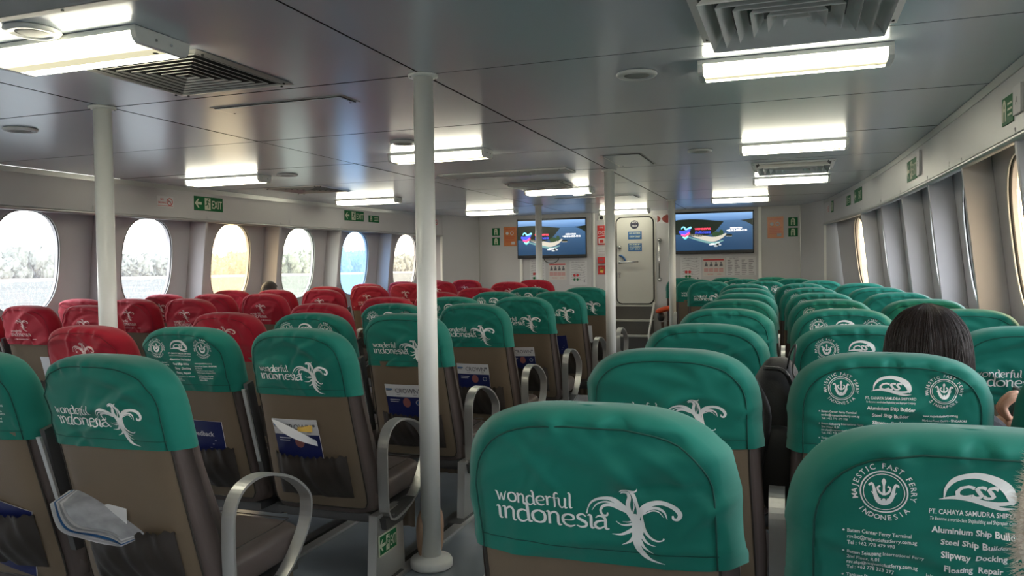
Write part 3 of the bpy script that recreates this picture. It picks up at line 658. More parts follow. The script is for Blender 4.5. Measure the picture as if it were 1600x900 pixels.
def hatch(x0, x1, y0, y1, lab):
    o = empty('access_hatch', ((x0 + x1) / 2, (y0 + y1) / 2, H), lab, 'hatch'); w, d = x1 - x0, y1 - y0
    B().box((0, 0, -.001), (w, d, .002), TRIMM).build('surround', o); B().box((0, 0, -.0032), (w - .03, d - .03, .003), DARK).build('gap', o); B().box((0, 0, -.005), (w - .042, d - .042, .005), CEIL).build('lid', o)
    for sx_ in (-1, 1): B().lathe((sx_ * (w / 2 - .04), d / 2 - .03, -.008), [(.005, -.001), (.005, .002)], DARK, 8).build('screw', o)
hatch(-2.80, -2.03, 3.355, 3.53, 'slim rectangular hatch left of the nearest thick pole')
hatch(-1.37, -1.06, 5.93, 6.62, 'small hatch right of the second pole')
hatch(-2.75, -1.75, 9.35, 9.75, 'wide pale hatch above the left of the crew door')
for x, y, lab in ((-.64, 3.49, 'round white ceiling speaker left of the nearest right light'), (-2.41, 4.74, 'round white ceiling speaker half behind the nearest thick pole'), (-.64, 5.98, 'round white ceiling speaker left of the second right light'),
                  (-4.17, 3.41, 'round white ceiling speaker at the left edge of the photo'), (-4.12, 5.90, 'round white ceiling speaker right of the nearest left-row light'), (-2.45, 2.06, 'round white ceiling speaker above the big left light')):
    o = empty('ceiling_speaker', (x, y, H), lab, 'speaker', 'round ceiling speakers')
    b = B(); b.lathe((0, 0, 0), [(.088, -.001), (.090, -.006), (.082, -.014), (.066, -.016), (.062, -.011)], WHITE, 36); b.build('rim', o, True)
    b = B(); b.lathe((0, 0, 0), [(.062, -.010), (.04, -.013), (.01, -.0145)], mat('speaker_mesh', (.42, .42, .38), .6, bump=.4, bscale=900), 28); b.build('mesh_cover', o, True)

# ------------------------------------------------------------------ seats
ZT, ZC, HWC, NN, ZB = 1.078, .895, .240, 2.95, .806
RW = .885
def rearline(z):   # y of the rear face centre against height: reclined, with a slight swell at the lumbar
    return -(z - .81) * .26 + .012 * max(0, .7 - z) ** 1 * 0
def thick(z): return .115 + .05 * max(0., min(1., (.75 - z) / .4))
def sup(u, m): return (max(0., 1 - abs(u) ** m)) ** (1 / m)
def coverframe(z, hw, tz):
    return rearline(z) + thick(z) / 2, hw, thick(z) * tz
def hwz(z): return HWC * (1. if z <= ZC else sup((z - ZC) / (ZT - ZC), NN))
def tzf(z):
    s_ = (z - (ZT - .038)) / .038
    return 1. if s_ <= 0 else math.sqrt(max(0.02, 1 - min(1, s_) ** 2.2))
class Fold:
    def __init__(s, seed):
        r = random.Random(seed); s.r = []
        for _ in range(15):
            s.r.append((r.uniform(-.2, .2), r.uniform(.83, 1.04), r.choice([r.uniform(-.5, .5), r.uniform(.5, 1.1) * r.choice([-1, 1])]), r.uniform(.0040, .0105) * r.choice([1, 1, -1]), r.uniform(.009, .024), r.uniform(.06, .16)))
        s.ph = r.uniform(0, 6); s.K = r.choice([13, 16, 18]); s.g = r.uniform(.0022, .0042); s.h = r.uniform(-.002, .003)
        s.ga = r.uniform(.3, 2.6)
    def __call__(s, x, z):
        d = .003
        for x0, z0, a, amp, wd, ln in s.r:
            c, n = cos(a), sin(a); u = (x - x0) * c + (z - z0) * n; v = -(x - x0) * n + (z - z0) * c
            v += .25 * u * u / ln
            d += amp * exp(-(v / wd) ** 2 - (u / ln) ** 2)
        q = 1 - ((abs(x) / HWC) ** NN + (max(0., z - ZC) / (ZT - ZC)) ** NN) ** (1 / NN); a = math.atan2(z - .86, x)
        d += s.g * (sin(a * s.K + s.ph) + .5 * sin(a * s.K * 1.7 + 1)) * exp(-((q - .15) / .09) ** 2) * (.35 + exp(-((a - s.ga) / .6) ** 2) * 1.6)
        d -= .0022 * exp(-((q - .16) / .03) ** 2)
        d -= .0012 * exp(-((z - .834) / .004) ** 2)
        d = max(-.003, d)
        d += s.h * sin((x + .25) * 6.3) * exp(-((z - .86) / .05) ** 2)
        return d
def yrear(x, z, fold):
    yc, hw, t = coverframe(z, hwz(z), tzf(z)); u = max(-.97, min(.97, x / max(hw * RW, .02)))
    return yc - t / 2 * sup(u, 10) - .004 - .012 * (1 - u * u) - fold(x, z)
def make_cover(fold, m):
    J, Fn = 96, 22; zs = [ZB + (ZC - ZB) * k / 16 for k in range(17)] + [ZC + (ZT - ZC) * min(.9993, sin(pi / 2 * k / 34) ** .9) for k in range(1, 35)]
    us = [sin(pi / 2 * (-1 + 2 * k / (J - 1))) * .72 + (-1 + 2 * k / (J - 1)) * .28 for k in range(J)]; vs = []; n = J + Fn
    for i, z in enumerate(zs):
        hw = hwz(z)
        for u in us:
            su = sup(u, 10); x = u * hw * (RW + (1 - RW) * (1 - su)); yc, _, t = coverframe(z, hw, tzf(z)); d = fold(x, z); side = abs(u) ** 14
            flare = .004 * side * max(0, (.86 - z) / .05)
            vs.append((x + math.copysign(side * d + flare, u), yc - t / 2 * su - .004 * (1 - side) - .012 * (1 - u * u) - d * (1 - side), z))
        for k in range(Fn):
            u = 1 - 2 * (k + 1) / (Fn + 1); u = sin(pi / 2 * u); yc, _, t = coverframe(z, hw, tzf(z)); vs.append((u * hw, yc + t / 2 * sup(u, 4), z))
    fs = [(i * n + k, i * n + (k + 1) % n, (i + 1) * n + (k + 1) % n, (i + 1) * n + k) for i in range(len(zs) - 1) for k in range(n)]
    fs.append(tuple(range((len(zs) - 1) * n, len(zs) * n)))
    b = B(); b.add(vs, fs, m); return b.mesh('head_cover', True)
def make_seam(fold, m):
    b = B(); q = 1; P = []
    for k in range(26): a = pi * k / 25; P.append((HWC * RW * .965 * math.copysign(abs(cos(a)) ** (2 / NN), cos(a)), ZC + (ZT - .030 - ZC) * sin(a) ** (2 / NN)))
    P = [(HWC * RW * .965, z) for z in (.808, .84, .87)] + P + [(-HWC * RW * .965, z) for z in (.87, .84, .808)]
    b.tube([(x, yrear(x, z, fold) - .0030, z) for x, z in P], .0016, m, 5)
    P = [(-.208 + .416 * k / 40, .834) for k in range(41)]
    b.tube([(x, yrear(x, z, fold) - .0004, z) for x, z in P], .0009, m, 5)
    return b.mesh('seam', True)
# lettering of the slogan: drawn letter strokes (x, y, width) in units of the x-height
GLY = {
 'i': (.36, [[(0, .93, .04), (.1, 1, .13), (.19, .86, .19), (.19, .2, .19), (.25, .02, .15), (.38, .03, .05)]]),
 'n': (.92, [[(0, .95, .04), (.1, 1, .13), (.18, .85, .19), (.18, .0, .19)], [(.18, .6, .06), (.32, .9, .12), (.52, 1.0, .15), (.68, .82, .18), (.69, .5, .19), (.69, .2, .19), (.75, .02, .15), (.9, .03, .05)]]),
 'd': (.86, [[(.64, .85, .1), (.4, 1, .12), (.13, .82, .18), (.06, .45, .2), (.16, .1, .17), (.38, 0, .12), (.62, .18, .1)], [(.45, 1.5, .04), (.56, 1.55, .12), (.66, 1.38, .19), (.67, .8, .19), (.67, .2, .19), (.73, .02, .15), (.88, .03, .05)]]),
 'o': (.82, [[(.4, 1, .12), (.12, .84, .18), (.04, .5, .2), (.13, .14, .18), (.4, 0, .12), (.67, .14, .18), (.75, .5, .2), (.67, .84, .18), (.4, 1, .12)]]),
 'e': (.76, [[(.10, .50, .07), (.4, .52, .09), (.66, .56, .10)], [(.67, .56, .13), (.62, .88, .15), (.38, 1, .12), (.12, .82, .18), (.05, .48, .2), (.15, .14, .18), (.42, 0, .14), (.74, .14, .05)]]),
 's': (.64, [[(.56, .82, .06), (.38, 1, .12), (.15, .92, .16), (.12, .70, .18), (.34, .52, .19), (.56, .34, .19), (.54, .1, .16), (.3, 0, .12), (.04, .14, .05)]]),
 'a': (.84, [[(.08, .82, .05), (.28, 1, .13), (.52, .93, .17), (.61, .7, .19), (.61, .2, .19), (.67, .02, .15), (.82, .03, .05)], [(.6, .62, .08), (.35, .60, .12), (.08, .42, .17), (.06, .14, .18), (.28, 0, .13), (.58, .2, .08)]]),
 'w': (1.12, [[(-.04, 1.02, .04), (.07, 1, .13), (.17, .78, .18), (.31, .02, .13), (.44, .5, .10), (.52, .82, .08)], [(.52, .82, .12), (.68, .02, .14), (.84, .6, .13), (.98, 1.05, .06)]]),
 'r': (.60, [[(0, .95, .04), (.1, 1, .13), (.18, .85, .19), (.18, .0, .19)], [(.18, .6, .06), (.30, .88, .11), (.44, 1, .15), (.56, .94, .07)]]),
 'f': (.52, [[(.62, 1.42, .07), (.48, 1.55, .14), (.32, 1.40, .18), (.26, 1.0, .19), (.25, .1, .18), (.18, -.15, .06)], [(.02, .93, .09), (.28, .95, .09), (.52, .95, .07)]]),
 'u': (.88, [[(0, .95, .04), (.09, 1, .12), (.16, .84, .19), (.16, .34, .19), (.27, .04, .15), (.46, .02, .12), (.64, .24, .08)], [(.56, .97, .04), (.64, .95, .15), (.67, .84, .19), (.67, .2, .19), (.73, .02, .15), (.88, .03, .05)]]),
 'l': (.40, [[(0, 1.5, .04), (.1, 1.55, .12), (.19, 1.38, .19), (.19, .8, .19), (.19, .2, .19), (.25, .02, .15), (.40, .03, .05)]]),
}
def word(A, w, x, y, xh, width, m, wave=0.):
    tot = sum(GLY[c][0] for c in w); sx_ = width / (tot * xh); px = x
    for i, c in enumerate(w):
        yy = y + wave * sin(pi * (i + .5) / len(w))
        for s_ in GLY[c][1]: A.stroke([(p[0] * sx_, p[1], p[2] * 1.18) for p in s_], m, 5, xh, (px, yy))
        px += GLY[c][0] * xh * sx_
BIRD = [
 [(1055, 212, 3), (1078, 196, 14), (1110, 190, 12), (1145, 200, 14), (1165, 196, 10), (1172, 180, 2)],
 [(1062, 224, 3), (1080, 212, 16), (1108, 212, 26), (1122, 240, 30), (1112, 285, 32), (1118, 330, 28), (1140, 380, 30), (1150, 430, 40)],
 [(1118, 196, 8), (1150, 222, 26), (1168, 265, 26), (1176, 310, 20), (1172, 360, 14), (1166, 420, 10)],
 [(1150, 250, 4), (1152, 300, 9), (1140, 345, 9), (1146, 400, 10)],
 [(1150, 350, 20), (1160, 400, 62), (1165, 460, 82), (1158, 520, 64), (1164, 570, 46), (1190, 620, 40), (1240, 662, 22), (1328, 686, 2)],
 [(1140, 400, 26), (1100, 330, 36), (1045, 285, 34), (985, 262, 30), (925, 264, 22), (875, 290, 14), (846, 338, 8), (836, 376, 12)],
 [(1090, 335, 16), (1030, 300, 14), (960, 287, 12), (905, 307, 10), (872, 350, 3)],
 [(1112, 348, 18), (1060, 325, 22), (1000, 305, 20), (950, 314, 20), (930, 345, 18), (944, 376, 16), (970, 376, 15), (976, 356, 10)],
 [(1160, 420, 24), (1182, 345, 34), (1222, 292, 42), (1285, 266, 34), (1350, 266, 32), (1405, 292, 34), (1434, 335, 32), (1420, 368, 24), (1394, 366, 18), (1390, 344, 12)],
 [(1200, 350, 12), (1235, 310, 20), (1292, 300, 20), (1338, 322, 16), (1356, 372, 3)],
 [(1215, 340, 5), (1262, 318, 9), (1305, 325, 8), (1335, 358, 3)],
 [(1200, 350, 10), (1200, 410, 26), (1212, 462, 26), (1242, 500, 20), (1285, 520, 12), (1320, 518, 9), (1330, 504, 12)],
 [(1150, 415, 22), (1100, 432, 16), (1060, 432, 8), (1028, 412, 6)], [(1140, 395, 8), (1110, 410, 8), (1070, 412, 3)],
 [(1150, 450, 34), (1100, 480, 24), (1055, 498, 14), (1000, 498, 2)],
 [(1148, 490, 34), (1128, 525, 24), (1100, 548, 14), (1062, 564, 2)],
 [(1185, 490, 26), (1210, 530, 20), (1240, 550, 10), (1280, 556, 2)], [(1180, 530, 22), (1200, 570, 18), (1230, 596, 10), (1262, 614, 2)]]
def bird(A, m, cx, cz, sc):   # artwork centre (1150, 430) placed at (cx, cz)
    for s_ in BIRD: A.stroke([(p[0], p[1], p[2] * .92) for p in s_], m, 5, sc, (cx - 1150 * sc, cz + 430 * sc), flip=True)
def art_wonderful(m):
    A = Art(); k = .000257; X = lambda x: (x - 850) * k; Z = lambda y: .81 + (726 - y) * k
    word(A, 'wonderful', X(200), Z(352), 64 * k, 548 * k, m, wave=-.0012); word(A, 'indonesia', X(196), Z(482), 86 * k, 790 * k, m, wave=-.0003)
    bird(A, m, X(1150), Z(442), k); return A
def art_red(m, big=False):
    A = Art(); k = .00018
    bird(A, m, .005 if not big else .03, .945 if not big else .95, k * (1. if not big else 1.25))
    word(A, 'wonderful', -.115, .893, .012, .10, m); word(A, 'indonesia', -.115, .866, .018, .17, m)
    for x0, x1 in ((-.17, -.09), (-.07, .0), (.02, .09)): A.rect(x0, .842, x1, .8455, m); A.disc(x0 - .008, .844, .005, m, n=8)
    return A
def seal(A, m, cx, cz, r, low):
    A.ring(cx, cz, r * .70, r * .045, m); A.ring(cx, cz, r * .61, r * .025, m)
    s_ = r * .60
    A.stroke([(-.75, .35, .10), (-.60, .46, .12), (-.50, .25, .14), (-.42, -.15, .22), (-.25, -.50, .26), (0, -.62, .24), (.25, -.50, .26), (.42, -.15, .22), (.50, .25, .14), (.60, .46, .12), (.75, .35, .10)], m, 5, s_, (cx, cz))
    A.stroke([(0, .80, .02), (0, .62, .22), (0, .35, .10), (0, -.1, .16)], m, 4, s_, (cx, cz))
    for g_ in (-1, 1):
        A.stroke([(0, -.12, .10), (g_ * .22, .02, .12), (g_ * .32, .25, .10), (g_ * .18, .36, .10)], m, 4, s_, (cx, cz)); A.stroke([(g_ * .15, -.38, .08), (g_ * .35, -.28, .08), (g_ * .62, .02, .05)], m, 4, s_, (cx, cz))
    A.disc(cx, cz - s_ * .42, s_ * .10, m, n=8)
    def circ(t, a0, a1, rad, up):
        for i, c in enumerate(t):
            if c == ' ': continue
            a = a0 + (a1 - a0) * i / (len(t) - 1); px, pz = cx + rad * cos(a), cz + rad * sin(a)
            A.text(c, px, pz, r * .25, m, 'c', .012, rot=(a - pi / 2) if up else (a + pi / 2))
    circ('MAJESTIC FAST FERRY', radians(192), radians(-12), r * .80, True); circ(low, radians(222), radians(318), r * .98, False)
def art_css(m):
    A = Art()
    seal(A, m, -.114, .990, .0425, 'INDONESIA'); seal(A, m, .118, .990, .0425, 'SINGAPORE')
    k = .00033; ox, oz = -400 * k, 1.000 + 210 * k; f = lambda P: A.stroke(P, m, 5, k, (ox, oz), flip=True)
    f([(280, 244, 5), (288, 200, 13), (325, 160, 20), (390, 143, 24), (455, 156, 32), (505, 190, 42), (525, 232, 34), (526, 258, 8)]); f([(262, 252, 2), (320, 240, 16), (380, 244, 22), (440, 262, 22), (490, 276, 14), (540, 272, 2)])
    f([(420, 246, 3), (470, 256, 16), (515, 250, 14), (530, 240, 3)])
    A.text('CSS', -.0265, .9905, .0250, m, 'l', .035, shear=.3, width=.052)
    A.text('PT. CAHAYA SAMUDRA SHIPYARD', 0, .9650, .0100, m, 'c', .015, width=.115)
    A.text('To Become a world-class Shipbuilding and Shiprepair Company', 0, .9560, .007, m, 'c', .005, shear=.2, width=.112)
    for i, (t, w) in enumerate((('Aluminium Ship Builder', .108), ('Steel Ship Builder', .083), ('Slipway  Docking', .081), ('Floating  Repair', .073))): A.text(t, 0, .9385 - .0192 * i, .0125, m, 'c', .025, width=w)
    A.text('Jalan RE Martadinata Km. 8, Sekupang', -.058, .867, .006, m, bold=.005, width=.11); A.text('Batam - Indonesia', -.058, .858, .006, m, bold=.005); A.text('Tel : +62 778 323 366', -.058, .849, .006, m, bold=.005)
    y = .925
    for t, gp in (('Batam Center Ferry Terminal', 0), ('rsv.bc@majesticfastferry.com.sg', 0), ('Tel : +62 778 479 998', .005), ('Batam Sekupang International Ferry', 0), ('2nd Floor, R.01', 0), ('rsv.skp@majesticfastferry.com.sg', 0), ('Tel : +62 778 323 377', .005), ('Tanjung Pinang Ferry Terminal', 0), ('Branch Office : Jl Pos Blok B No. 03', 0), ('rsv.tpi@majesticfastferry.com.sg', 0)):
        A.text(t, -.160, y, .0080, m, bold=.012, sxx=.86)
        if t[0] in 'BT' and 'Terminal' in t or 'International' in t: A.disc(-.165, y + .003, .0016, m, n=8)
        y -= .0092 + gp
    y = .925
    for t, gp in (('www.majesticfastferry.com.sg', .003), ('HarbourFront Centre - SINGAPORE', 0), ('#03-39/40/41', 0), ('HarbourFront Centre Lobby D.1', 0), ('Maritime Square, Singapore 099253', .005), ('Tanah Merah Ferry Terminal', 0), ('50 Tanah Merah Ferry Road', 0), ('Singapore 498833', 0)):
        A.text(t, .072, y, .0080, m, bold=.012, sxx=.82); y -= .0092 + gp
    return A
def refine(A, L):   # cut long print faces so that they follow the cloth
    out = Art(); out.v = list(A.v)
    st = [(f, m) for f, m in zip(A.f, A.m)]
    for f, m in st: out.f.append(f); out.m.append(m)
    return out
def print_mesh(A, fold):
    b = B(); A.to(b, lambda x, y: (x, yrear(x, y, fold) - .0011, y)); return b.mesh('print')
VAR = {'W': [], 'C': [], 'R': [], 'Q': []}
AW, AC, AR, AQ = art_wonderful(PRINT), art_css(PRINT), art_red(REDPRINT), art_red(REDPRINT, True)
for key, n, m, sm, A in (('W', 4, GREEN, GSEAM, AW), ('C', 3, GREEN, GSEAM, AC), ('R', 3, RED, RSEAM, AR), ('Q', 2, RED, RSEAM, AQ)):
    for k in range(n):
        fo = Fold(key + str(k + 11)); VAR[key].append((make_cover(fo, m), print_mesh(A, fo), make_seam(fo, sm)))

def loft(b, zs, hwf, m, J=40, inset=0., mm=5, zc_=None):
    n = 2 * J; vs = []
    for z in zs:
        hw = hwf(z) - inset; t = thick(z) * tzf(z + .008) - 2 * inset * .5; yc = rearline(z) + thick(z) / 2
        for k in range(J): u = sin(pi / 2 * (-1 + 2 * k / (J - 1))); su = sup(u, 9); vs.append((u * hw * (.90 + .10 * (1 - su)), yc - t / 2 * su + .008, z))
        for k in range(J): u = sin(pi / 2 * (1 - 2 * k / (J - 1))); vs.append((u * hw, yc + t / 2 * sup(u, mm) + .0001, z))
    fs = [(i * n + k, i * n + (k + 1) % n, (i + 1) * n + (k + 1) % n, (i + 1) * n + k) for i in range(len(zs) - 1) for k in range(n)] + [tuple(range(n))[::-1], tuple(range((len(zs) - 1) * n, len(zs) * n))]
    return b.add(vs, fs, m)
hwb = lambda z: (hwz(z) - .012) * (1 if z < .97 else .96) if z > .8 else .235 + .012 * min(1, (.8 - z) / .3)
ME = {}
ME['backrest'] = loft(B(), [.30, .305, .32] + [.35 + .05 * k for k in range(11)] + [.9 + .02 * k for k in range(7)], lambda z: hwb(z) - (.03 if z < .302 else .012 if z < .31 else 0), TAUPE, 30).mesh('backrest', True)
b = B()   # olive rear panel with piped edge
def rp(u, v):
    z = .325 + (.80 - .325 + .03) * v; e = 1 - abs(2 * u - 1); hw = (.208 + .012 * max(0, min(1, (.75 - z) / .35))) * (1 if v > .06 else .93 + .07 * (v / .06) ** .5)
    x = (2 * u - 1) * hw; puff = .007 * (1 - (2 * abs(u - .5)) ** 6) * min(1, v * 12) + .003
    return (x, rearline(z) - puff + .012 * (abs(2 * u - 1) ** 8), z)
b.grid(rp, 30, 24, OLIVE); ME['rear_panel'] = b.mesh('rear_panel', True)
b = B(); b.tube([rp(0, 1 - k / 20) for k in range(21)] + [rp(k / 12, 0) for k in range(1, 12)] + [rp(1, k / 20) for k in range(21)], .0035, PIPE, 6); ME['piping'] = b.mesh('piping', True)
b = B()   # gathered literature pocket
def pk(u, v):
    z = .375 + .185 * v; x = (2 * u - 1) * (.172 - .004 * v); e = (1 - (2 * u - 1) ** 6)
    return (x, rearline(z) - .010 - e * (.012 + .030 * sin(pi * min(1, v * 1.1) * .8) + .0018 * sin(u * 60) * v ** 3 + .004 * sin(u * 17 + 2 + v * 3) + .003 * sin(u * 31 + v * 6)), z + .006 * sin(u * 75) * v ** 4 - .012 * v * sin(pi * u))
b.grid(pk, 48, 14, POCKET); b.grid(lambda u, v: tuple(np.array(pk(u, 1)) + np.array((0, .010 * v, -.012 * v))), 48, 3, POCKET)
ME['pocket'] = b.mesh('pocket', True)
b = B()   # seat cushion
def cushion(b, x0, x1, y0, y1, z0, z1, m, nose=.03):
    ring = []
    n = 14
    def sec(y, f):  # superellipse cross-section in xz
        R = []
        for k in range(28):
            a = 2 * pi * k / 28; ca, sa = cos(a), sin(a)
            R.append(((x0 + x1) / 2 + (x1 - x0) / 2 * f * math.copysign(abs(ca) ** .35, ca), y, (z0 + z1) / 2 + (z1 - z0) / 2 * f ** .6 * math.copysign(abs(sa) ** .5, sa)))
        return R
    V = []
    for k in range(n + 1):
        t = k / n; y = y0 + (y1 - y0) * t; f = sup(2 * t - 1, 9) if 0 < t < 1 else .55
        V += [(x, yy, z + .015 * t) for x, yy, z in sec(y, max(.55, f))]
    fs = [(i * 28 + k, i * 28 + (k + 1) % 28, (i + 1) * 28 + (k + 1) % 28, (i + 1) * 28 + k) for i in range(n) for k in range(28)] + [tuple(range(28))[::-1], tuple(range(n * 28, n * 28 + 28))]
    b.add(V, fs, m)
cushion(b, -.245, .245, .13, .60, .30, .425, TAUPE); ME['seat_cushion'] = b.mesh('seat_cushion', True)
b = B(); b.tube([(.205 * sx_, y, .430 + .015 * (y - .13) / .47) for sx_, y in ((-1, .2), (-1, .50), (-.95, .57), (.95, .57), (1, .50), (1, .2))], .002, PIPE, 5); ME['cushion_seam'] = b.mesh('cushion_seam', True)
b = B(); b.box((0, .36, .285), (.46, .42, .03), ALUD); b.box((0, .28, .25), (.52, .05, .05), ALUD); ME['seat_pan'] = b.mesh('seat_pan')
b = B(); b.grid(lambda u, v: (-.22 + .44 * u, .555 + .006 * sin(u * 50) * (1 - v), .12 + .16 * v), 50, 3, OLIVE); ME['front_skirt'] = b.mesh('front_skirt', True)
loopP = [p[:2] for p in catmull([(.165, .31), (.160, .40), (.158, .50), (.165, .59), (.205, .645), (.28, .667), (.37, .655), (.47, .615), (.545, .555), (.562, .505), (.54, .43), (.455, .335), (.36, .285), (.24, .262), (.185, .275)], 5)]
b = B(); b.band(loopP, .045, .009, ALU, closed=True); ME['armrest_loop'] = b.mesh('armrest_loop')
b = B(); b.hexa([(-.012, .16, .235), (.012, .16, .235), (.012, .30, .235), (-.012, .30, .235), (-.02, .14, .285), (.02, .14, .285), (.02, .42, .31), (-.02, .42, .31)], ALUD); b.tube([(.015, .20, .29), (.025, .20, .29)], .006, STEEL, 8); ME['armrest_bracket'] = b.mesh('armrest_bracket')
b = B(); b.hexa([(-.02, .10, .0), (.02, .10, .0), (.02, .36, .0), (-.02, .36, .0), (-.02, .125, .30), (.02, .125, .30), (.02, .34, .30), (-.02, .34, .30)], ALU)
b.box((0, .17, .008), (.07, .30, .016), ALUD); ME['leg'] = b.mesh('leg')

b = B(); b.hexa([(-.011, .03, .50), (.011, .03, .50), (.011, .08, .50), (-.011, .08, .50), (-.010, -.07, .90), (.010, -.07, .90), (.010, -.03, .91), (-.010, -.03, .91)], ALUD); ME['raised_armrest'] = b.mesh('raised_armrest')
b = B(); b.hexa([(-.008, .010, .56), (.008, .010, .56), (.008, .018, .56), (-.008, .018, .56), (-.008, -.085, .88), (.008, -.085, .88), (.008, -.075, .88), (-.008, -.075, .88)], ALU); ME['armrest_strip'] = b.mesh('armrest_strip')
ROWW = ['first', 'second', 'third', 'fourth', 'fifth', 'sixth', 'seventh', 'eighth', 'ninth', 'tenth', 'eleventh', 'twelfth']
cnt = [0]
def seat(x, y, kind, label, group, arms='r', legs='r', dz=0., lod=0, pocket=True, var=None):
    cnt[0] += 1; k = cnt[0]
    o = empty('passenger_seat', (x, y, deck(y) + dz), label, 'seat', group)
    cov, prn, sm = VAR[kind][(k if var is None else var) % len(VAR[kind])]
    mk('backrest', ME['backrest'], o); rpn = mk('rear_panel', ME['rear_panel'], o)
    c = mk('head_cover', cov, o); mk('print', prn, c); mk('seam', sm, c)
    cs = mk('seat_cushion', ME['seat_cushion'], o)
    if lod == 0:
        mk('piping', ME['piping'], rpn); mk('cushion_seam', ME['cushion_seam'], cs); mk('seat_pan', ME['seat_pan'], o); mk('front_skirt', ME['front_skirt'], o)
        if pocket: mk('pocket', ME['pocket'], o)
    for a in arms:
        if a == 'u': q = mk('raised_armrest', ME['raised_armrest'], o, (.275, .075, -.06)); mk('metal_strip', ME['armrest_strip'], q); continue
        q = mk('armrest', ME['armrest_loop'], o, (.275 if a == 'r' else -.275, 0, 0)); mk('armrest_bracket', ME['armrest_bracket'], q)
    for a in legs: mk('leg', ME['leg'], o, (.245 if a == 'r' else -.245, 0, 0))
    return o
LY = [1.79, 2.74, 3.66, 4.58, 5.52, 6.46, 7.40, 8.34, 9.28]
RY = [1.335, 2.235, 3.16, 4.14, 5.08, 6.01, 6.94, 7.87, 8.80, 9.73, 10.66]
SEATS = {}
for i, y in enumerate(LY):
    for j, (x, kind, cn) in enumerate(((-1.87, 'W', 'aisle column'), (-2.42, 'C', 'middle column'), (-2.97, 'Q', 'inner column'))):
        if i > 6 and j < 2: continue
        if i == 0 and j == 2: continue
        what = {'W': 'green slogan-covered seat', 'C': 'green seat with ship builder print', 'Q': 'crimson-covered seat'}[kind]
        SEATS['L', i, j] = seat(x, y, kind, '%s, centre block %s, %s row from camera' % (what, cn, ROWW[i]), 'centre block ' + {'W': 'slogan', 'C': 'ship builder print', 'Q': 'red'}[kind] + ' seats', 'r' if j == 0 or i > 6 else 'u', 'r' if j == 0 or i > 6 else '', dz=.03 if i > 6 else 0)
RX = {8: (-.85, -.30, .25), 9: (-1.10, -.55, .0), 10: (-1.36, -.81, -.26), 3: (-.325, .225, .733), 4: (-.335, .205, .70), 5: (-.345, .180, .672), 6: (-.38, .13, .63), 7: (-.44, .07, .57)}
for i, y in enumerate(RY):
    for j, x in enumerate(RX.get(i, (-.325, .225, .752))):
        kind = 'C' if j == 1 else 'W'
        what = 'green seat with ship builder print' if j == 1 else 'green slogan-covered seat'
        cn = ('left column', 'middle column', 'window column')[j]
        if (i, j) == (0, 1): x, y = .230, 1.275
        SEATS['R', i, j] = seat(x, y, kind, '%s, right block %s, %s row from camera' % (what, cn, ROWW[i]), 'right block green seats', 'lr' if j == 0 else 'r', 'l' if j == 0 else '', var=0 if (i, j) == (0, 0) else None, dz=.004 if i > 6 else 0)
OY = [4.10, 5.03, 5.96, 6.89, 7.82, 8.75, 9.68, 10.6]
for i, y in enumerate(OY):
    for j, x in enumerate((-4.435, -4.985, -5.535)):
        lim = CX - half(y) + .03
        if x < lim - .045: continue
        if j == 2: x = max(x, lim)
        if y > 9 and j == 1: x = -4.96
        SEATS['O', i, j] = seat(x, y, 'R', 'red slogan-covered seat, %s of the left window block, %s row in view' % (('aisle column', 'middle column', 'window column')[j], ROWW[i]), 'left window block red seats', 'r' if j == 0 else 'u', 'r' if j == 0 else '', dz=.012)

# leg sign on the aisle leg of the second centre row
s1 = SEATS['L', 1, 0].location
bx = s1.x + .262
def TL(x, y, o): return (bx + o + .005, s1.y + .20 + x, s1.z + .175 + y)
sign('exit_sign', 'small green EXIT sign low on an aluminium seat leg', 'sign', TL, .155, .088, SWHITE, [('panel', (lambda A: (A.rect(-.071, -.038, .071, .038, SGREEN), A)[1])(Art()))] + exit_art(.14, .076))

# ------------------------------------------------------------------ papers in the pockets
def in_pocket(sk, name, label, cat, m, w, h, arts, dx=0., tilt=0., top=.70, bend=.0, group=None):
    s = SEATS[sk].location; z0 = top - h
    def T(x, y, o):
        xr, yr = x * cos(tilt) - y * sin(tilt), x * sin(tilt) + y * cos(tilt); z = z0 + h / 2 + yr
        return (s.x + dx + xr, s.y + rearline(z) - .020 - o - bend * max(0, y / h + .1) ** 2 + .008 * (x / w) ** 2 * 4, s.z + z)
    b = B(); n, mm_ = 9, 7
    b.grid(lambda u, v: T((u - .5) * w, (v - .5) * h, 0), n, mm_, m); b.grid(lambda u, v: T((.5 - u) * w, (v - .5) * h, -.004), n, mm_, PAPER)
    for e in ((0, 0, 0, 1), (1, 0, 1, 1), (0, 1, 1, 1)): b.grid(lambda u, v: T((e[0] + (e[2] - e[0]) * u - .5) * w, (e[1] + (e[3] - e[1]) * u - .5) * h, -.004 * v), 7, 2, PAPER)
    o = b.build(name, None, True, label=label, cat=cat, group=group)
    for i, (pn, A) in enumerate(arts): q = B(); A.to(q, lambda x, y: T(x, y, .0007 * (i + 1))); q.build(pn, o)
    return o
